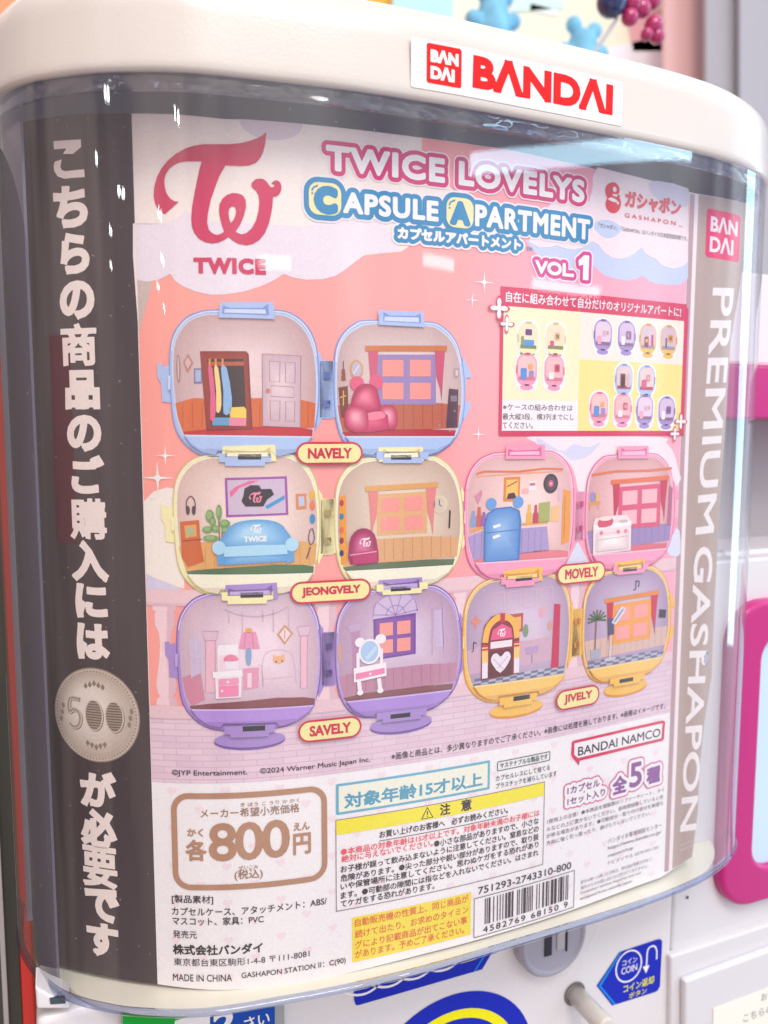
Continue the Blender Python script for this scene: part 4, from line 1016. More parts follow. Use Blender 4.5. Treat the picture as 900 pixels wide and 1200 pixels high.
# 2 cream, right half: backpack
r = Room('R', 0, dv2); r.shell(CM, CD_, CL_, '#dcc6ae', '#6a7a60', '#f1ead2'); r.wains('#d6a87c', '#b58658', 555)
r.window(305, 345, 560, 560, '#dcae80', '#f49a94', '#d9a468', '#dc8a86')
r.P([(112, 350), (145, 340), (150, 690), (122, 700)], '#e29a3e', 14)
for y, c_ in ((380, '#c0405a'), (450, '#3f7fb5'), (520, '#d9704e'), (575, '#8a4a5a'), (640, '#4a4a66')): r.E(124, y, 11, 17, c_, 15, 10)
r.E(622, 415, 42, 46, '#dccdb0', 14); r.E(622, 415, 30, 36, '#cfc4b4', 15); r.L([(620, 392), (622, 418), (632, 426)], 4, '#5a4a60', 16)
r.P([(672, 445), (680, 455), (676, 540), (668, 545)], '#4a463e', 15)
BK, BKD = '#c6587e', '#a03e64'
r.P([(168, 700), (160, 620), (170, 560), (205, 522), (250, 518), (290, 548), (305, 610), (312, 690), (280, 702)], BKD, 18, 2); r.G([(176, 692), (172, 610), (184, 560), (212, 534), (250, 530), (280, 556), (292, 610), (298, 692)], BKD, lighter(BK, .2), 19, 2)
r.P([(180, 640), (300, 632), (306, 695), (182, 700)], '#b84a72', 20, 0); r.L([(165, 652), (302, 640)], 5, '#e6a2ba', 21)
logo_tw(r.a, lambda L: r.uv(*[(214+(x-24)*.088, 562+(y-112)*.085) for x, y in L]), '#f4dbe4', 21)
r.done('cream capsule room with a rose backpack')
# 3 purple, left half
PM, PD, PL_ = '#a68ec8', '#7d63a8', '#bdaad8'
r = Room('L', 0, dv3); r.shell(PM, PD, PL_, '#dfc6d2', '#8a5a5e', '#b092d6', True); r.P([(112, 560), (205, 520), (230, 680), (160, 712), (128, 650)], '#c98a9e', 12)
OL = '#b89ab4'
r.L([(330, 195), (400, 225), (500, 240), (600, 225), (660, 195)], 7, '#c4a9bd', 13, sm=4)
for x in (350, 420, 525, 580, 660): r.L([(x, 205), (x+3, 270 if x % 4 else 330)], 6, '#c9b0c0', 13)
for x0, x1 in ((215, 300), (705, 775)):
    r.P([(x0, 310), (x1, 310), (x1-12, 360), (x0+14, 360)], '#d8bcca', 13); r.L([(x0, 310), (x1, 310), (x1-12, 360), (x0+14, 360)], 3, OL, 14, True)
    r.P([(x0+18, 362), (x1-18, 362), (x1-18, 640), (x0+18, 640)], '#e5b9c6', 13); r.L([(x0+18, 362), (x1-18, 362), (x1-18, 640), (x0+18, 640)], 3, OL, 14, True)
r.P([(150, 360), (185, 330), (212, 380), (215, 530), (160, 560)], '#c3b7d2', 13, 0); r.L([(150, 360), (185, 330), (212, 380), (215, 530), (160, 560)], 4, '#d9c2d0', 14, True); r.L([(182, 335), (186, 548)], 3, '#d9c2d0', 14); r.L([(152, 450), (214, 445)], 3, '#d9c2d0', 14)
r.P([(420, 320), (492, 320), (512, 412), (402, 408)], '#e09ab8', 15); r.L([(440, 322), (430, 408)], 2, '#b8708e', 16); r.L([(472, 322), (480, 410)], 2, '#b8708e', 16); r.E(455, 312, 18, 14, '#e0a860', 15); r.P([(440, 414), (468, 414), (466, 490), (452, 500), (440, 480)], '#88a8c8', 15, 2)
r.P([(425, 515), (508, 512), (505, 620), (428, 628)], '#dc9cb4', 14); r.R(448, 540, 470, 618, '#e7d2da', 15)
r.P([(600, 342), (642, 292), (684, 342), (640, 400)], '#c99a6a', 14); r.P([(612, 342), (642, 307), (672, 342), (641, 386)], '#e9d2d6', 15); r.L([(641, 318), (641, 370)], 3, '#a5856a', 16)
r.L([(530, 625), (525, 500), (545, 440), (605, 425), (670, 445), (690, 500), (700, 615)], 4, '#cfb4c4', 13, sm=3); r.L([(500, 500), (520, 500), (530, 620)], 3, '#cfb4c4', 13); r.L([(530, 580), (690, 572)], 3, '#cfb4c4', 13)
r.P([(580, 490), (582, 448), (598, 458), (622, 458), (638, 446), (642, 488), (612, 502)], '#e6b48c', 14, 0); r.E(597, 488, 4, 5, '#5a4a4a', 15, 8); r.E(627, 486, 4, 5, '#5a4a4a', 15, 8)
r.P([(293, 400), (300, 385), (395, 382), (402, 395), (402, 540), (296, 545)], '#f4e8ee', 17); r.P([(302, 440), (395, 436), (395, 530), (302, 534)], '#e9d2de', 18)
r.P([(330, 450), (360, 435), (395, 450), (398, 470), (330, 472)], '#e08aa4', 19, 2); r.P([(332, 472), (392, 470), (390, 515), (336, 516)], '#e6e2ea', 19)
r.P([(270, 528), (420, 520), (425, 555), (272, 562)], '#f6ebf0', 19); r.P([(282, 562), (418, 556), (416, 668), (286, 672)], '#f4e4ec', 18); r.P([(300, 566), (404, 562), (404, 595), (300, 600)], '#ec9cba', 20); r.P([(300, 604), (404, 599), (403, 660), (302, 664)], '#ea90b2', 20); r.E(348, 582, 8, 7, '#f6e6ee', 21, 10); r.E(318, 630, 7, 7, '#f6e6ee', 21, 10)
r.done('purple capsule room with a pink and white cabinet')
# 3 purple, right half
r = Room('R', 0, dv3); r.shell(PM, PD, PL_, '#c9b0c8', '#8c6264', '#ab8fd4', True); r.wains('#b98ba0', '#a0728c', 560)
r.P([(275, 290), (300, 215), (370, 178), (450, 178), (500, 215), (522, 280), (522, 300), (275, 310)], '#cbb9d6', 13, 0)
for k in range(6):
    t = math.radians(8+33*k); r.L([(400, 300), (400+118*math.cos(t), 300-118*math.sin(t))], 5, '#a995c2', 14)
r.L([(282, 300), (300, 225), (370, 186), (450, 186), (498, 225), (515, 295)], 6, '#a995c2', 14, sm=3); r.L([(350, 300), (365, 262), (400, 248), (435, 262), (452, 298)], 5, '#a995c2', 14, sm=3)
r.P([(285, 305), (505, 290), (505, 520), (290, 530)], '#7c5c9e', 12.9); r.window(300, 318, 495, 515, '#8a64a8', '#f0a095', None, None)
r.L([(590, 290), (590, 540)], 4, '#b29cba', 13); r.L([(640, 250), (650, 530)], 4, '#b29cba', 13); r.R(600, 300, 650, 500, '#c6b5d0', 13)
r.P([(150, 330), (240, 318), (228, 360), (165, 368)], '#c0a8c4', 13); r.P([(172, 370), (215, 366), (212, 600), (180, 610)], '#b890b0', 13); r.E(112, 470, 10, 55, '#c9a08c', 13)
r.E(215, 425, 26, 26, '#f2e8f0', 18); r.E(322, 418, 28, 26, '#f2e8f0', 18); r.E(265, 478, 58, 68, '#f2e8f0', 19); r.E(264, 478, 46, 56, '#a9c6e4', 20); r.P([(240, 510), (295, 450), (305, 470), (255, 525)], '#bdd6ee', 21)
r.L([(205, 480), (205, 570)], 16, '#efe4ec', 18); r.L([(326, 470), (326, 565)], 16, '#efe4ec', 18)
r.P([(182, 560), (350, 545), (352, 618), (184, 636)], '#f3e9f0', 20); r.P([(192, 590), (342, 574), (343, 604), (194, 622)], '#e588b0', 21); r.E(268, 598, 6, 6, '#f8eef4', 22, 8)
for x in (214, 318): r.L([(x-5, 628), (x+2, 690)], 20, '#efe4ec', 19); r.E(x+2, 694, 16, 14, '#f3e9f0', 20)
r.done('purple capsule room with a white vanity table and mirror')

# right hand pairs: same capsules shifted
duR = uC-refA[0]; dvm = PS.q(611.8, 679)[1]-refA[1]; dvm = -.1945; dvj = dvm-PITCH_V
KM, KD, KL = '#f29ab8', '#d8648e', '#f7b6cb'
r = Room('L', duR, dvm); r.shell(KM, KD, KL, '#f0c6c0', '#dc8088', '#f39fbb'); r.P([(112, 580), (200, 548), (640, 545), (660, 690), (250, 700), (150, 714), (125, 640)], '#a898c4', 12)
for x in range(150, 640, 45): r.L([(x, 560), (x, 695)], 2, '#8878a8', 13)
r.L([(125, 545), (200, 528), (640, 522)], 12, '#e0a05e', 14)
r.L([(150, 225), (200, 208), (420, 215), (600, 205), (740, 215)], 9, '#d9764e', 14, sm=2); r.L([(150, 236), (420, 226), (740, 226)], 6, '#e8a070', 13)
r.P([(330, 245), (440, 245), (440, 385), (330, 385)], '#d98a4a', 14); r.P([(345, 260), (426, 260), (426, 370), (345, 370)], '#e9c06a', 15); r.L([(350, 300), (420, 270)], 6, '#b85a4a', 16); r.P([(350, 370), (360, 340), (400, 335), (420, 370)], '#5a3a52', 16)
r.E(655, 295, 52, 58, '#4a3a46', 14); r.E(655, 295, 38, 42, '#5c4a55', 15); r.E(655, 295, 18, 20, '#d66a80', 16); r.E(655, 295, 5, 6, '#f0d8d8', 17)
r.R(500, 275, 550, 330, '#f2e4e2', 14); r.R(505, 285, 545, 300, '#d0708a', 15); r.R(455, 315, 500, 345, '#e8b0b0', 14)
r.P([(160, 335), (185, 310), (190, 340), (165, 395), (140, 345)], '#d08aa0', 14)
for x, c_, h_ in ((500, '#e0b050', 110), (545, '#c04a5a', 105), (130, '#8aa0c8', 90), (165, '#c86a5a', 110), (195, '#9a6ab0', 80)): r.P([(x, 520-h_), (x+18, 520-h_), (x+20, 520-h_*.6), (x+28, 520-h_*.5), (x+28, 522), (x-10, 522), (x-10, 520-h_*.5), (x-2, 520-h_*.6)], c_, 15)
r.P([(575, 405), (655, 400), (655, 520), (575, 520)], '#a6ac66', 14); r.R(665, 430, 720, 520, '#e8bc80', 14)
r.P([(745, 330), (800, 350), (800, 640), (745, 660)], '#e39a48', 14); r.L([(760, 370), (760, 620)], 3, '#b8702e', 15)
r.R(710, 320, 750, 400, '#d8b4c0', 13)
FR, FD = '#6f9fd8', '#5580bc'
r.E(250, 395, 34, 34, FR, 17); r.E(430, 392, 36, 34, FR, 17)
r.P([(215, 735), (208, 520), (222, 450), (280, 420), (380, 415), (440, 440), (455, 500), (450, 728)], FD, 18, 0); r.G([(222, 725), (216, 520), (230, 455), (285, 428), (375, 424), (425, 446), (438, 505), (434, 722)], mixhex(FD, FR, .6), lighter(FR, .25), 19)
r.L([(222, 560), (436, 552)], 5, FD, 20)
r.P([(262, 520), (310, 510), (315, 525), (268, 538)], '#e8ecf6', 21); r.P([(262, 580), (310, 570), (315, 585), (268, 598)], '#e8ecf6', 21)
r.done('pink capsule room with a blue refrigerator')
duR2 = uD-refB[0]
r = Room('R', duR2, dvm); r.shell(KM, KD, KL, '#eab4b4', '#d4707e', '#f39fbb'); r.wains('#9a86b4', '#806c9e', 555)
r.L([(125, 262), (300, 250), (560, 262), (715, 258)], 12, '#d9764e', 14); r.window(330, 345, 640, 600, '#d45a78', '#f3b4ba', '#dc7450', '#c03a5a')
r.P([(112, 420), (190, 420), (190, 440), (112, 440)], '#d9964e', 14); r.L([(120, 440), (120, 470)], 5, '#d9964e', 14); r.L([(182, 440), (182, 470)], 5, '#d9964e', 14); r.E(140, 392, 22, 28, '#9a8ac8', 14); r.E(170, 395, 16, 24, '#e0b060', 14)
r.P([(700, 360), (724, 380), (718, 600), (690, 600)], '#b0688a', 14)
r.P([(150, 735), (145, 555), (160, 520), (300, 512), (395, 515), (425, 560), (428, 728)], '#e9d9da', 18); r.P([(150, 560), (425, 552), (428, 580), (150, 590)], '#f6eaea', 19)
r.G([(165, 610), (412, 610), (412, 720), (165, 720)], '#dccaca', '#f6ecea', 19); r.L([(175, 650), (400, 640), (400, 715), (178, 720)], 4, '#c8aab0', 20, True)
for x in (205, 330, 385): r.E(x, 610, 13, 13, '#dc8296', 20, 12)
r.P([(185, 530), (280, 522), (282, 568), (188, 576)], '#d05a70', 20, 2); r.E(232, 525, 48, 14, '#f0d6d4', 21); r.E(365, 550, 36, 9, '#c9b2b4', 20)
r.done('pink capsule room with a white stove')
YM, YD_, YL_ = '#f4bc5e', '#d8923a', '#f9d08a'
r = Room('L', duR, dvj); r.shell(YM, YD_, YL_, '#c2aec8', '#b9b6c4', '#f6c46e', True)
r.P([(112, 520), (200, 500), (700, 495), (700, 640), (250, 650), (130, 660)], '#c9a9ba', 12)
for k in range(13):
    for j in range(3):
        if (k+j) % 2 == 0: y = 688+j*14; x = 160+k*48; r.P([(x+6-j*3, y), (x+54-j*3, y-1), (x+52-j*3, y+13), (x+3-j*3, y+14)], '#6f7894', 13)
for k in range(4): r.L([(260+k*112, 198), (345+k*112, 196), (345+k*112, 300), (260+k*112, 302)], 5, '#dbb4be', 13, True)
r.P([(385, 330), (480, 330), (480, 440), (385, 450)], '#b8604a', 13); r.R(400, 350, 465, 425, '#e5b070', 14)
r.P([(700, 300), (745, 310), (745, 690), (690, 690)], '#c23a5c', 14); r.R(592, 315, 640, 370, '#dba8b4', 13); r.E(672, 430, 18, 30, '#d09a90', 13); r.E(540, 440, 40, 46, '#d2c2d2', 13); r.L([(480, 500), (620, 498)], 6, '#d9b4c0', 13); r.E(500, 440, 20, 40, '#7d9a7a', 14); r.P([(500, 545), (600, 540), (590, 580), (510, 585)], '#b59ac0', 14); r.L([(550, 585), (552, 640)], 5, '#9a82a8', 14)
r.P([(150, 340), (160, 310), (172, 340), (200, 350), (172, 362), (160, 395), (150, 362), (122, 350)], '#e08a70', 14); r.L([(150, 470), (150, 520), (140, 528)], 5, '#4a405a', 14); r.L([(150, 470), (170, 480)], 5, '#4a405a', 14)
r.P([(205, 700), (200, 480), (215, 380), (260, 330), (320, 315), (390, 330), (440, 385), (455, 480), (455, 690)], '#8c3046', 18, 0)
r.L([(222, 480), (238, 395), (285, 348), (330, 338), (385, 352), (425, 400), (438, 475)], 34, '#f0b456', 19, sm=3); r.R(318, 316, 350, 372, '#c03a58', 20)
r.P([(256, 470), (270, 410), (330, 378), (395, 410), (408, 468)], '#e0628a', 20, 0); r.R(258, 480, 404, 520, '#e8dde2', 20)
logo_tw(r.a, lambda L: r.uv(*[(302+(x-24)*.085, 404+(y-112)*.085) for x, y in L]), '#f8e8ee', 21)
r.L([(222, 500), (226, 600)], 34, '#f0c478', 19); r.L([(438, 495), (440, 595)], 34, '#f0c478', 19); r.L([(226, 600), (228, 690)], 32, '#e4dde6', 19); r.L([(440, 595), (442, 684)], 32, '#e4dde6', 19)
for x0, x1 in ((202, 246), (418, 456)): r.R(x0, 495, x1, 506, '#c8385a', 20); r.R(x0, 515, x1, 526, '#c8385a', 20)
r.R(252, 535, 412, 692, '#6a2438', 19); r.P([(330, 670), (280, 620), (264, 585), (278, 555), (305, 552), (330, 575), (356, 550), (384, 552), (398, 580), (382, 618)], '#e6dce6', 20, 2); r.L([(280, 580), (350, 650)], 3, '#b9a9c0', 21); r.L([(380, 575), (310, 640)], 3, '#b9a9c0', 21)
r.done('yellow capsule room with a jukebox')
r = Room('R', duR2, dvj); r.shell(YM, YD_, YL_, '#bda8c4', '#b9b6c4', '#f6c46e', True)
r.P([(110, 560), (720, 550), (712, 665), (130, 680)], '#d2b4a8', 12)
for x in range(140, 700, 45): r.L([(x, 560), (x, 665)], 2, '#b89a94', 13)
for k in range(12):
    for j in range(3):
        if (k+j) % 2 == 0: y = 690+j*14; x = 135+k*47; r.P([(x+6-j*3, y), (x+53-j*3, y), (x+51-j*3, y+14), (x+3-j*3, y+14)], '#6f7894', 13)
r.window(310, 365, 600, 610, '#e8a050', '#f4a09a', '#dc8a48', '#c43a50')
r.L([(480, 240), (480, 290), (462, 296)], 7, '#3f3650', 14); r.L([(480, 240), (505, 248), (500, 282)], 7, '#3f3650', 14)
for k in range(9):
    t = math.radians(-10+25*k); r.L([(195, 440), (195+70*math.cos(t), 440-62*math.sin(t))], 9, '#566a4a', 15)
r.L([(190, 440), (185, 640)], 10, '#8a6a4c', 14); r.P([(150, 620), (230, 620), (220, 680), (160, 680)], '#a5a9b8', 15)
r.P([(660, 440), (710, 450), (705, 500), (655, 490)], '#4a3a50', 14)
r.L([(300, 545), (295, 690)], 9, '#d6d4de', 19); r.E(298, 694, 44, 12, '#c2c0cc', 18); r.P([(272, 440), (318, 448), (322, 545), (280, 545)], '#5c5878', 20); r.P([(300, 470), (370, 380), (400, 392), (395, 420), (330, 490)], '#d2d4e2', 21); r.L([(320, 470), (385, 398)], 10, '#8d90aa', 22)
r.done('yellow capsule room with a standing microphone and palm')

# name tags
MG, YT = '#c61e56', '#f6e2a0'
for body, x0, y0, x1, y1, h in (('NAVELY', 360, 537.5, 411, 537, 12.5), ('JEONGVELY', 353, 699.5, 421, 697, 12.5), ('SAVELY', 362, 861, 410, 857.5, 12.5), ('MOVELY', 659.5, 678.5, 698, 675, 12), ('JIVELY', 658.5, 824, 691, 820.5, 12)):
    a = Art(PS); A, B, hh = a.frame(x0, y0, x1, y1, h); v = (A[1]+B[1])/2; mu = .0165; mv = .0085
    R_ = hh/2+mv
    a.rect(A[0]-mu, B[0]+mu, v-mv, v+hh+mv, MG, 24, R_); a.rect(A[0]-mu+.003, B[0]+mu-.003, v-mv+.003, v+hh+mv-.003, YT, 25, R_-.003)
    a.heavyq(body, (A[0], v), (B[0], v), (A[0], v+hh), MG, 26, .0008)
    a.build('name_tag', poster)

# ------------------------------------------------------------------ titles and emblems
a = Art(PS); fb = F(175, 130, .22222)
logo_tw(a, lambda L: PS.Q(fb(*L)), '#c80a62', 6)
a.heavy('TWICE', 227.2, 320, 311.7, 323.3, 19, '#c80a62', 6, .0017, 1.15)
a.build('monogram', poster)
a = Art(PS)
W_ = '#f4eaf0'
L1 = a.loops('TWICE LOVELYS', 383.5, 199.5, 682.5, 236, 27, 1.12)
a.swell(L1, ((.0104, '#f0e2e6', 6), (.0082, '#cf2f78', 7), (.0022, W_, 9)))
L2 = a.loops('APSULE', 403, 249.5, 512, 258.5, 22.5, 1.12)+a.loops('PARTMENT', 557, 264.5, 689, 280, 23, 1.12)
def boxl(x0, y0, x1, y1, r=.012):
    p, q = PS.q(x0, y0), PS.q(x1, y1); return rrect(p[0], q[0], q[1], p[1], r)
B1, B2 = boxl(362.5, 214, 398.5, 253), boxl(523.5, 231.5, 553, 268)
L3 = a.loops('カプセルアパートメント', 466, 279, 608.5, 293, 12.5)
a.swell([l for l in L2]+[B1, B2], ((.0108, '#ece4ec', 6.2), (.0082, '#2f8ab8', 8)))
a.swell(L3, ((.0095, '#ece4ec', 6.4), (.0066, '#2f8ab8', 8.2), (.0012, W_, 11)))
a.swell(L2, ((.0017, W_, 10),))
a.swell([B1], ((.0012, '#f0e2ac', 10),)); a.swell([B2], ((.0012, '#f0e2ac', 10),))
a.swell(a.loops('C', 371, 247, 392, 249, 26), ((.0045, '#2f8ab8', 11),)); a.swell(a.loops('A', 529, 261, 548, 263, 23), ((.0035, '#2f8ab8', 11),))
for x, y in ((365, 219), (525.5, 236)): a.pxl([(x, y+5), (x+2, y+1), (x+7, y-1)], 1.6, '#2f8ab8', 12); a.pell(x+.5, y+8, 1.1, 1.3, '#2f8ab8', 12, 8)
a.text('TM', 616, 294, 623, 295, 5, '#2f8ab8', 8, .03)
L4 = a.loops('VOL.', 627, 319, 671, 325, 14)
one = [PS.Q([(684, 300), (689, 300.5), (688, 328), (682.5, 327.5), (683, 309), (678, 311), (677.5, 306)])]
a.swell(L4+one, ((.0092, '#f0e0e8', 6), (.0068, '#cf4a90', 7)))
a.swell(L4, ((.0014, '#f4eaf0', 9),)); a.swell(one, ((.0010, '#f4eaf0', 9),))
a.build('title_lettering', poster)
a = Art(PS); fe = F(700, 180, .22222); RG = '#d81f4e'
a.px(fe((78, 152), (100, 160), (114, 185), (112, 208), (104, 222), (118, 240), (122, 270), (110, 300), (88, 315), (62, 308), (44, 285), (42, 255), (50, 235), (42, 215), (40, 190), (50, 165)), RG, 6, 3)
a.pell(*fe((88, 190))[0], 2.2, 3.2, '#f2e4e6', 7); a.pell(*fe((96, 222))[0], 4.4, 1.4, '#f2e4e6', 7); a.px(fe((52, 240), (75, 232), (104, 252), (88, 258), (66, 250)), '#f2e4e6', 7, 2); a.pell(*fe((108, 226))[0], 1.6, 1.8, RG, 8); a.pell(*fe((104, 262))[0], 1.4, 1.6, '#f2e4e6', 8)
a.heavy('ガシャポン', 731.6, 243, 797, 254.5, 21, RG, 6, .0014); a.text('GASHAPON', 731.5, 253.5, 791, 265.5, 5.2, RG, 6, .03, 1.5); a.text('TM', 794.5, 266, 799, 267, 2, RG, 6)
a.text('「ガシャポン」「GASHAPON」はバンダイの日本国登録商標です。', 701, 264, 805, 285.5, 6, '#5a4a52', 6, 0, .95)
a.build('brand_emblem', poster)

# ------------------------------------------------------------------ inset panel with small capsules
a = Art(PS); fg = F(560, 320, .3)
u0, u1, v0, v1 = .5275, .9095, .2253, .4456
vh = PS.q(587.6, 358.5)[1]
a.rect(u0, u1, v0, v1, '#cf2560', 6); a.rect(u0+.0055, u1-.0055, v0+.0055, vh, '#f4ead2', 7)
a.rect(u0+.001, u1+.004, v0-.003, v0, '#cf2560', 5); a.rect(u1, u1+.0045, v0-.003, v1-.006, '#cf2560', 5)
um = PS.q(678, 420)[0]; vy = PS.q(730, 424)[1]; vt = PS.q(600, 469)[1]
a.rect(u0+.0055, um, vt, vh, '#f2e6c0', 8); a.rect(um, u1-.0055, v0+.0055, vy, '#f0dc8c', 8); a.rect(um, u1-.0055, vy, vh, '#f2e2d6', 8); a.rect(u0+.0055, um, v0+.0055, vt, '#f3e7ea', 8)
a.text('自在に組み合わせて自分だけのオリジナルアパートに!', 592, 354, 797, 372, 13, '#f6e6ea', 8, .02)
for body, x0, y0, x1, y1 in (('※ケースの組み合わせは', 588.5, 480.5, 670, 482), ('最大縦3段、横3列までにし', 588, 491.6, 671.6, 492.8), ('てください。', 588, 502, 623.5, 502.6)): a.text(body, x0, y0, x1, y1, 7.8, '#6a4a58', 9, .008)
def mini(x, y, main, dark, wall, floor, deco, foot=False, side=0):
    (u, v) = PS.q(*fg((x, y))[0]); w_, h_ = .0185, .0245
    a.poly(rrect(u-w_-.003, u+w_+.003, v-h_-.003-(.006 if foot else 0), v+h_+.003, .017), '#f8eef0', 9)
    if foot: a.ell((u, v-h_-.002), .012, .0045, main, 10, 16)
    a.rect(u-w_, u+w_, v-h_, v+h_, main, 11, .016); a.rect(u-w_+.0025, u+w_-.0025, v-h_+.009, v+h_-.003, wall, 12, .012); a.rect(u-w_+.004, u+w_-.004, v-h_+.009, v-h_+.014, floor, 13)
    a.rect(u-.005, u+.005, v+h_-.003, v+h_+.0005, dark, 13); a.rect(u-.004, u+.004, v-h_+.0005, v-h_+.0025, '#4a3a48', 13)
    a.rect(u-w_-.001 if side else u+w_-.001, u-w_+.001 if side else u+w_+.001, v-.006, v+.006, dark, 13)
    for dx, dy, dw, dh, c_ in deco: a.rect(u+dx*.001-dw*.0005, u+dx*.001+dw*.0005, v+dy*.001-dh*.0005, v+dy*.001+dh*.0005, c_, 14+ (0.5 if dw < 6 else 0), min(dw, dh)*.0002)
BRN = [(-3, -3, 11, 24, '#8a4438'), (-3, -4, 7, 18, '#5a242a'), (9, -2, 7, 22, '#cbb4bc')]
ARM = [(-6, -6, 11, 14, '#d05c7c'), (3, 4, 9, 10, '#c87a8a'), (3, 4, 5, 6, '#f0a8a8')]
SOF = [(0, -7, 20, 9, '#5f95d2'), (0, 9, 12, 9, '#6a4a78'), (-11, -4, 5, 13, '#7fa06a')]
BAG = [(-7, -8, 7, 10, '#c6587e'), (3, 4, 10, 12, '#e0b890'), (3, 4, 6, 7, '#f0a8a0')]
CAB = [(-8, -8, 8, 13, '#e9a2bc'), (2, 3, 5, 8, '#d8a6c0'), (9, 4, 4, 6, '#c9a080')]
VAN = [(-8, -7, 8, 14, '#efe2ec'), (4, 2, 11, 13, '#8a66a8'), (4, 2, 6, 8, '#f0a8a0')]
FRI = [(-6, -6, 11, 17, '#5f8fd0'), (6, 5, 8, 8, '#e2a860'), (8, -6, 9, 10, '#9a8ac0')]
STO = [(-6, -8, 10, 11, '#ece0e0'), (5, 4, 10, 12, '#cf5272'), (5, 4, 6, 7, '#f2b6bc')]
JUK = [(-4, -5, 9, 17, '#9c3a4c'), (-4, -3, 5, 6, '#e8b060'), (9, -2, 4, 18, '#c23a5c')]
MIC = [(-6, -5, 3, 16, '#5a546c'), (4, 3, 11, 12, '#e09a50'), (4, 3, 6, 7, '#f2b0a0')]
mini(194, 255, CM, CD_, '#ecdcc0', '#7a8a62', SOF, False, 1); mini(300, 258, CM, CD_, '#e6d8bc', '#7a8a62', BAG)
mini(188, 378, KM, KD, '#f0c0bc', '#d07a86', FRI, True, 1); mini(295, 382, KM, KD, '#eeb8b8', '#d07a86', STO, True)
mini(485, 243, PM, PD, '#dcc8da', '#8a6a80', CAB, True, 1); mini(577, 248, PM, PD, '#d0bcd6', '#8a6a80', VAN, True)
mini(661, 258, YM, YD_, '#d0bcc8', '#9a94a8', JUK, True, 1); mini(741, 263, YM, YD_, '#cdb8c4', '#9a94a8', MIC, True)
mini(567, 415, BLM, BLD, '#dcc6c6', '#b84458', BRN, False, 1); mini(655, 420, BLM, BLD, '#dcc6c4', '#b84458', ARM)
mini(470, 525, KM, KD, '#f0c0bc', '#d07a86', FRI, True, 1); mini(562, 530, KM, KD, '#eeb8b8', '#d07a86', STO, True)
mini(648, 535, PM, PD, '#dcc8da', '#8a6a80', CAB, True, 1); mini(733, 540, PM, PD, '#d0bcd6', '#8a6a80', VAN, True)
for x, y, r_ in ((583.5, 361.5, 11.5), (592.5, 380, 8.5), (796, 494, 9.5), (789, 508.5, 8)): spark(x, y, r_, '#f7e9ec', 16, '#cf2560')
a.build('inset_panel', poster)

# ------------------------------------------------------------------ lower information area
a = Art(PS)                                         # pale hearts
def heart(u, v, r):
    a.poly([(u+r*.062*16*math.sin(t)**3, v+r*.062*(13*math.cos(t)-5*math.cos(2*t)-2*math.cos(3*t)-math.cos(4*t))) for t in [k*math.pi/10 for k in range(20)]], '#f1dbe0', 1)
k = 0; u = .03
while u < .90:
    v = vlow-.012-(.0285 if k % 2 else 0)
    while v > -.575: heart(u, v, .0072); v -= .057
    u += .0385; k += 1
a.build('heart_pattern', poster)
INK = '#4a4048'
a = Art(PS)
a.text('©JYP Entertainment.', 201.7, 909.6, 290, 909, 8.2, INK, 6, .01); a.text('©2024 Warner Music Japan Inc.', 304.7, 908, 433.5, 894, 8.2, INK, 6, .01)
a.text('※画像と商品とは、多少異なりますのでご了承ください。※画像には処理を施しております。※画像はイメージです。', 458.4, 889.6, 779, 831, 8.6, INK, 6, .006)
a.build('fine_print', poster)
TAN = '#b18b72'
a = Art(PS)
a.ring(.0277, .2535, -.4337, -.2868, .0085, TAN, 4, .026)
a.text('メーカー希望小売価格', 235, 958, 351, 951.3, 10.5, '#9a7c6a', 4, .012); a.text('き ぼう こ うり か かく', 282, 945, 351, 939.5, 4.6, '#9a7c6a', 4, .01)
a.heavy('かく', 219.6, 980.4, 238.5, 980, 9.5, TAN, 4, .0005); a.heavy('各', 218, 1009.3, 242.6, 1008, 25, TAN, 4, .0011); a.heavy('800', 245, 1008.5, 340, 1004, 45, TAN, 4, .0016, .9)
a.heavy('えん', 344, 973.5, 363, 972, 9.5, TAN, 4, .0005); a.heavy('円', 343.6, 1001.6, 364.5, 1000, 25, TAN, 4, .001); a.text('(税込)', 275, 1032, 308, 1030, 13, '#9a7c6a', 4, .015); a.text('ぜいこみ', 279.7, 1018.7, 302.7, 1017.7, 4.6, '#9a7c6a', 4, .01)
a.build('price_panel', poster)
a = Art(PS)
for body, x0, y0, x1, y1, h, b, c_ in (('[製品素材]', 201.7, 1059.5, 250, 1058.6, 10.5, .012, INK), ('カプセルケース、アタッチメント：ABS/', 201.7, 1071, 383, 1060.4, 9.5, .012, INK), ('マスコット、家具：PVC', 202.5, 1084, 309, 1080, 9.5, .012, INK), ('発売元', 203, 1099.5, 231, 1098.7, 9, .008, INK),
                                      ('東京都台東区駒形1-4-8 〒111-8081', 204, 1131.5, 362.7, 1120.5, 9, .002, INK), ('MADE IN CHINA', 203, 1148.5, 272, 1149.5, 8.2, .008, INK), ('GASHAPON STATION Ⅱ：C(90)', 283, 1148, 405, 1129.4, 8.6, .008, INK)):
    a.text(body, x0, y0, x1, y1, h, c_, 4, b)
a.heavy('株式会社バンダイ', 203, 1118.5, 308, 1115, 12, '#3d353c', 4, .0005)
a.build('maker_details', poster)
TEAL = '#6fb0c6'
a = Art(PS)
a.rect(.2669, .5215, -.3360, -.2885, TEAL, 3, .002); a.rect(.2712, .5172, -.3322, -.2923, '#e6ead8', 4)
a.heavy('対象年齢15才以上', 403.3, 946, 565, 922.5, 18, '#5e9fb8', 5, .0008, .96)
GR = '#3f5a52'
p, q = PS.q(582.5, 891.5), PS.q(644.5, 880.8); p2 = PS.q(583, 903)
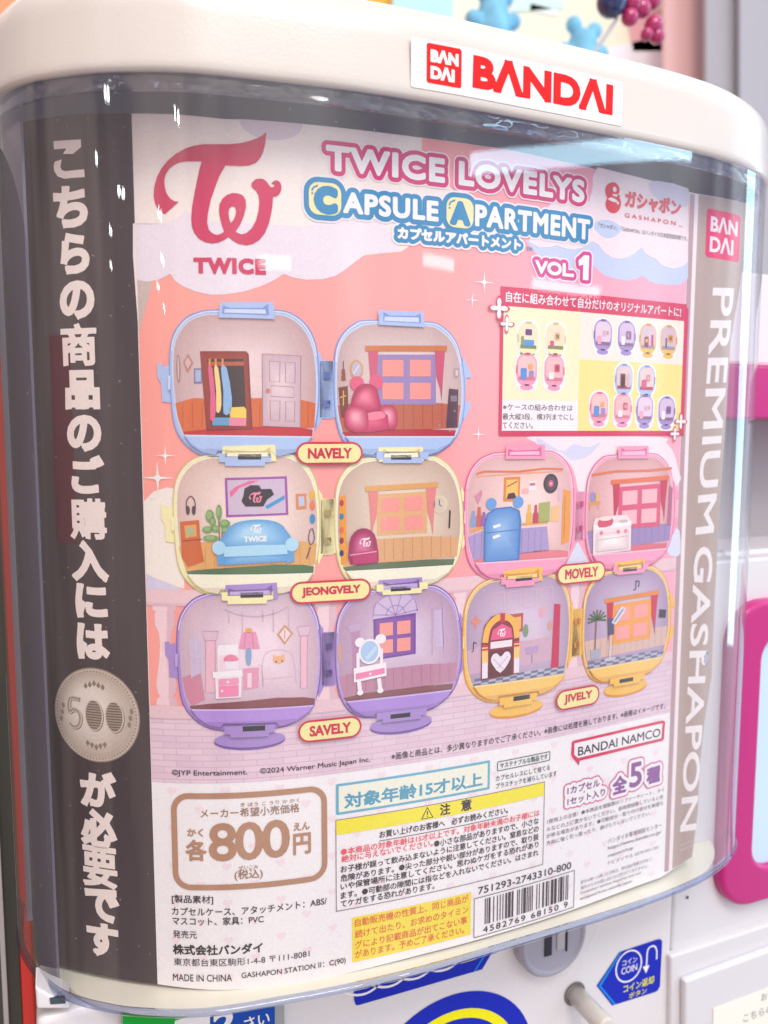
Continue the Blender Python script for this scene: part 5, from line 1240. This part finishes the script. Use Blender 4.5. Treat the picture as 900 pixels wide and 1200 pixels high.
a.ring(p[0], q[0], (p2[1]+PS.q(644.5, 891.5)[1])/2, (p[1]+q[1])/2, .0013, GR, 4, .002)
a.text('サステナブルな製品です', 585.5, 900.2, 641.5, 889.2, 6.6, GR, 5, .015); a.text('カプセルレスにして捨てる', 580.7, 914.4, 644, 903, 6.6, GR, 5, .008); a.text('プラスチックを減らしています', 580.7, 923.5, 652, 909.8, 6.6, GR, 5, .008)
a.build('age_panel', poster)
a = Art(PS)
cu0, cu1, cv0, cv1 = .2660, .6279, -.4874, -.3433
a.ring(cu0, cu1, cv0, cv1, .0012, '#857b80', 4); a.rect(cu0+.0012, cu1-.0012, PS.q(393, 978.5)[1], cv1-.0012, '#f3e046', 3)
p = PS.q(500.5, 952); a.poly([(p[0]-.0105, p[1]-.0095), (p[0]+.0105, p[1]-.0095), (p[0], p[1]+.0095)], INK, 4); a.poly([(p[0]-.0082, p[1]-.0082), (p[0]+.0082, p[1]-.0082), (p[0], p[1]+.0068)], '#f3e046', 5); a.rect(p[0]-.0009, p[0]+.0009, p[1]-.0035, p[1]+.003, INK, 6); a.rect(p[0]-.0009, p[0]+.0009, p[1]-.0068, p[1]-.005, INK, 6)
a.heavy('注', 515.3, 955.8, 527.3, 953.6, 13.5, INK, 5, .0005); a.heavy('意', 540, 950.8, 552.3, 948.6, 13.5, INK, 5, .0005)
a.text('お買い上げのお客様へ　必ずお読みください。', 444.4, 981, 595, 954, 8.6, INK, 4, .02)
A, B, h = a.frame(444.4, 983.5, 595, 956.5, 8); a.rect(A[0], B[0], A[1]-.001, A[1], INK, 4)
RD = '#e4616c'
for body, x0, y0, x1, y1, c_ in (('●本商品の対象年齢は15才以上です。対象年齢未満のお子様には', 399.3, 1001.5, 632, 956.5, RD), ('絶対に与えないでください。', 400, 1011.5, 507, 990.5, RD), ('●小さな部品がありますので、小さな', 508.5, 991.5, 631, 966.5, INK), ('お子様が誤って飲み込まないように注意してください。窒息などの', 399, 1021.5, 631, 975.5, INK),
                                 ('危険があります。●尖った部分や鋭い部分がありますので、取り扱', 399, 1032, 631, 985, INK), ('いや保管場所に注意してください。思わぬケガをする恐れがあり', 399, 1042.2, 630.7, 993.5, INK), ('ます。●可動部の隙間には指などを入れないでください。はさまれ', 399, 1052.3, 630.7, 1003.5, INK), ('てケガをする恐れがあります。', 399, 1062.5, 509, 1042, INK)):
    a.text(body, x0, y0, x1, y1, 8.4, c_, 4, .016, .95)
a.build('caution_panel', poster)
a = Art(PS)
p0, p1, p2, p3 = PS.q(412, 1075.5), PS.q(552, 1045), PS.q(413.3, 1127), PS.q(551.4, 1095)
a.rect((p0[0]+p2[0])/2, (p1[0]+p3[0])/2, (p2[1]+p3[1])/2, (p0[1]+p1[1])/2, '#f6d84e', 3)
for body, x0, y0, x1, y1 in (('自動販売機の性質上、同じ商品が', 415.7, 1087, 548.6, 1056), ('続けて出たり、お求めのタイミン', 415.7, 1099, 548.6, 1070), ('グにより記載商品が出てこない事', 415.7, 1111, 547, 1083), ('があります。予めご了承ください。', 415.7, 1122.5, 543.6, 1094)): a.text(body, x0, y0, x1, y1, 9.4, '#d8693e', 4, .016)
a.build('notice_panel', poster)
a = Art(PS)
p0, p1, p2, p3 = PS.q(555.5, 1052), PS.q(673.4, 1019.6), PS.q(554.5, 1094), PS.q(672, 1068)
bu0, bu1, bv0, bv1 = (p0[0]+p2[0])/2, (p1[0]+p3[0])/2, (p2[1]+p3[1])/2, (p0[1]+p1[1])/2
a.ring(bu0, bu1, bv0, bv1, .0012, '#6a6068', 4); a.text('751293-2743310-800', 560, 1047.3, 669, 1018.2, 8.6, INK, 4, .02)
x0, x1 = PS.q(568, 1060)[0], PS.q(665.6, 1036)[0]; mod = (x1-x0)/95
Lc = ['0001101', '0011001', '0010011', '0111101', '0100011', '0110001', '0101111', '0111011', '0110111', '0001011']
code = '4582769681509'; par = 'LGLLGG'                # parity of a leading 4
bits = '101'
for k, dgt in enumerate(code[1:7]):
    L_ = Lc[int(dgt)]; bits += L_ if par[k] == 'L' else ''.join('1' if c == '0' else '0' for c in L_)[::-1]
bits += '01010'
for dgt in code[7:]: bits += ''.join('1' if c == '0' else '0' for c in Lc[int(dgt)])
bits += '101'
i = 0
while i < len(bits):
    if bits[i] == '1':
        j = i
        while j < len(bits) and bits[j] == '1': j += 1
        a.rect(x0+i*mod, x0+j*mod, bv0+.0185, bv1-.005, INK, 4); i = j
    else: i += 1
a.heavyq('4582769 68150 9', (x0-.003, bv0+.0045), (x1, bv0+.0045), (x0-.003, bv0+.0150), INK, 4, .0002, None, 1.25)
a.build('barcode_panel', poster)
# company mark, set marks, notes on the right
a = Art(PS); frt = F(640, 820, .24444); CR = '#d24462'
a.px(frt((122, 205), (128, 196), (555, 99), (566, 101), (569, 110), (563, 188), (556, 196), (160, 292), (155, 314), (124, 275), (119, 262)), CR, 4)
a.px(frt((134, 208), (556, 112), (550, 184), (150, 278), (133, 262)), '#f3e9ea', 5)
a.text('BANDAI NAMCO', 676.7, 885, 773, 863.5, 10.5, '#423a44', 6, .018)
PKO = '#d66a98'
Lm = a.loops('1カプセル', 664.5, 930.5, 702, 921, 8.6)+a.loops('1セット入り', 664.5, 943, 708, 932.5, 8.6)
a.swell(Lm, ((.0085, PKO, 4), (.0062, '#f6ecf0', 5), (.0005, '#8a5a8a', 6)))
Lz = a.loops('全', 717.7, 930, 733, 927.5, 19)+a.loops('5', 737.5, 922.5, 750.5, 919.5, 27)+a.loops('種', 757.5, 918.5, 772, 915, 18)
a.swell(Lz, ((.0098, PKO, 4.2), (.0072, '#f6ecf0', 5.2), (.0016, '#8c5a98', 6.2)))
a.build('company_panel', poster)
a = Art(PS); GY = '#6c6269'; GY2 = '#8b8188'
for body, x0, y0, x1, y1, h, c_ in (('（使用上の注意）●本商品を樹脂製のソファーやシート、タイ', 641, 965.3, 778, 927.5, 5.4, GY), ('ルなどの上に置かないでください。長時間接触していると色', 640, 974.8, 777, 935.4, 5.4, GY), ('が移る場合があります。●可動部分・取り付け部分を無理な', 640, 982.6, 777, 943, 5.4, GY), ('方向に強く引っ張ったり、曲げたりしないでください。', 640, 990.5, 762, 955.3, 5.4, GY),
                                    ('バンダイお客様相談センター', 712, 988.8, 775, 969.3, 6, GY), ('https://www.bandai.co.jp/', 712, 997, 774.5, 978, 5.6, GY), ('support/top', 712, 1004.8, 741.5, 996.6, 5, GY), ('ナビダイヤル 0570-041-101', 711, 1013.8, 771, 994.8, 4.8, GY2),
                                    ('受付10時〜16時（土日祝日、弊社指定休業日を除く）', 680, 1035, 763.4, 1009.4, 4.4, GY2), ('海外からのお問い合わせは受付けておりません。', 680, 1042, 759, 1016.9, 4.4, GY2), ('Customer service inquiries are not', 679.6, 1048.7, 750.5, 1025, 4.4, GY), ('accepted from outside Japan.', 679.6, 1055.4, 740.7, 1034.5, 4.4, GY)):
    a.text(body, x0, y0, x1, y1, h, c_, 4, 0)
a.build('usage_notes', poster)
# right hand taupe band
a = Art(PS); TP = '#b3a197'
RB = [p for p in right]
def band(u0, u1, col, layer): a.rect(u0, u1, -.575, .628, col, layer)
band(.9085, .9195, '#b59a9c', 1); band(.9195, .9285, '#f0dfe2', 1)
a.poly([(.9285, -.574)]+[(u-.0004, v) for u, v in right[::-1]]+[(.9285, .6293)], TP, 1)
p = [PS.q(824.4, 245.6), PS.q(866.7, 250), PS.q(830, 301.8), PS.q(866.7, 307.8)]
maker_mark(a, (p[0][0]+p[2][0])/2, (p[1][0]+p[3][0])/2, (p[2][1]+p[3][1])/2, (p[0][1]+p[1][1])/2, '#dd2a68', '#f2dfe2', 2)
for body, x0, y0, x1, y1, w0, w1 in (('PREMIUM', 835, 337, 814.5, 627, 25, 21.5), ('GASHAPON', 814, 640, 796.5, 975, 22, 19)):
    A, B, T, D = PS.q(x0, y0), PS.q(x1, y1), PS.q(x0+w0, y0+1), PS.q(x1+w1, y1-3)
    a.heavyq(body, A, B, T, '#f0e4e2', 2, .0016, D, 1.02)
p = PS.q(826, 772); a.ell((p[0], p[1]), .011, .012, '#e8e2e4', 2.5)
for r_ in (.006, .0105, .015): a.line([(p[0]-.006+r_*math.cos(math.radians(t)), p[1]+r_*math.sin(math.radians(t))) for t in range(-60, 61, 15)], .0022, '#4f6a9a', 3)
A = PS.q(797, 1001); B = PS.q(812, 991)
a.text('GASHAPON OFFICIAL', 797.5, 992, 813, 986, 3, '#d9ccca', 2); a.text('PREMIUM LINE', 797, 998, 812, 992, 3, '#d9ccca', 2)
a.build('taupe_band', poster)
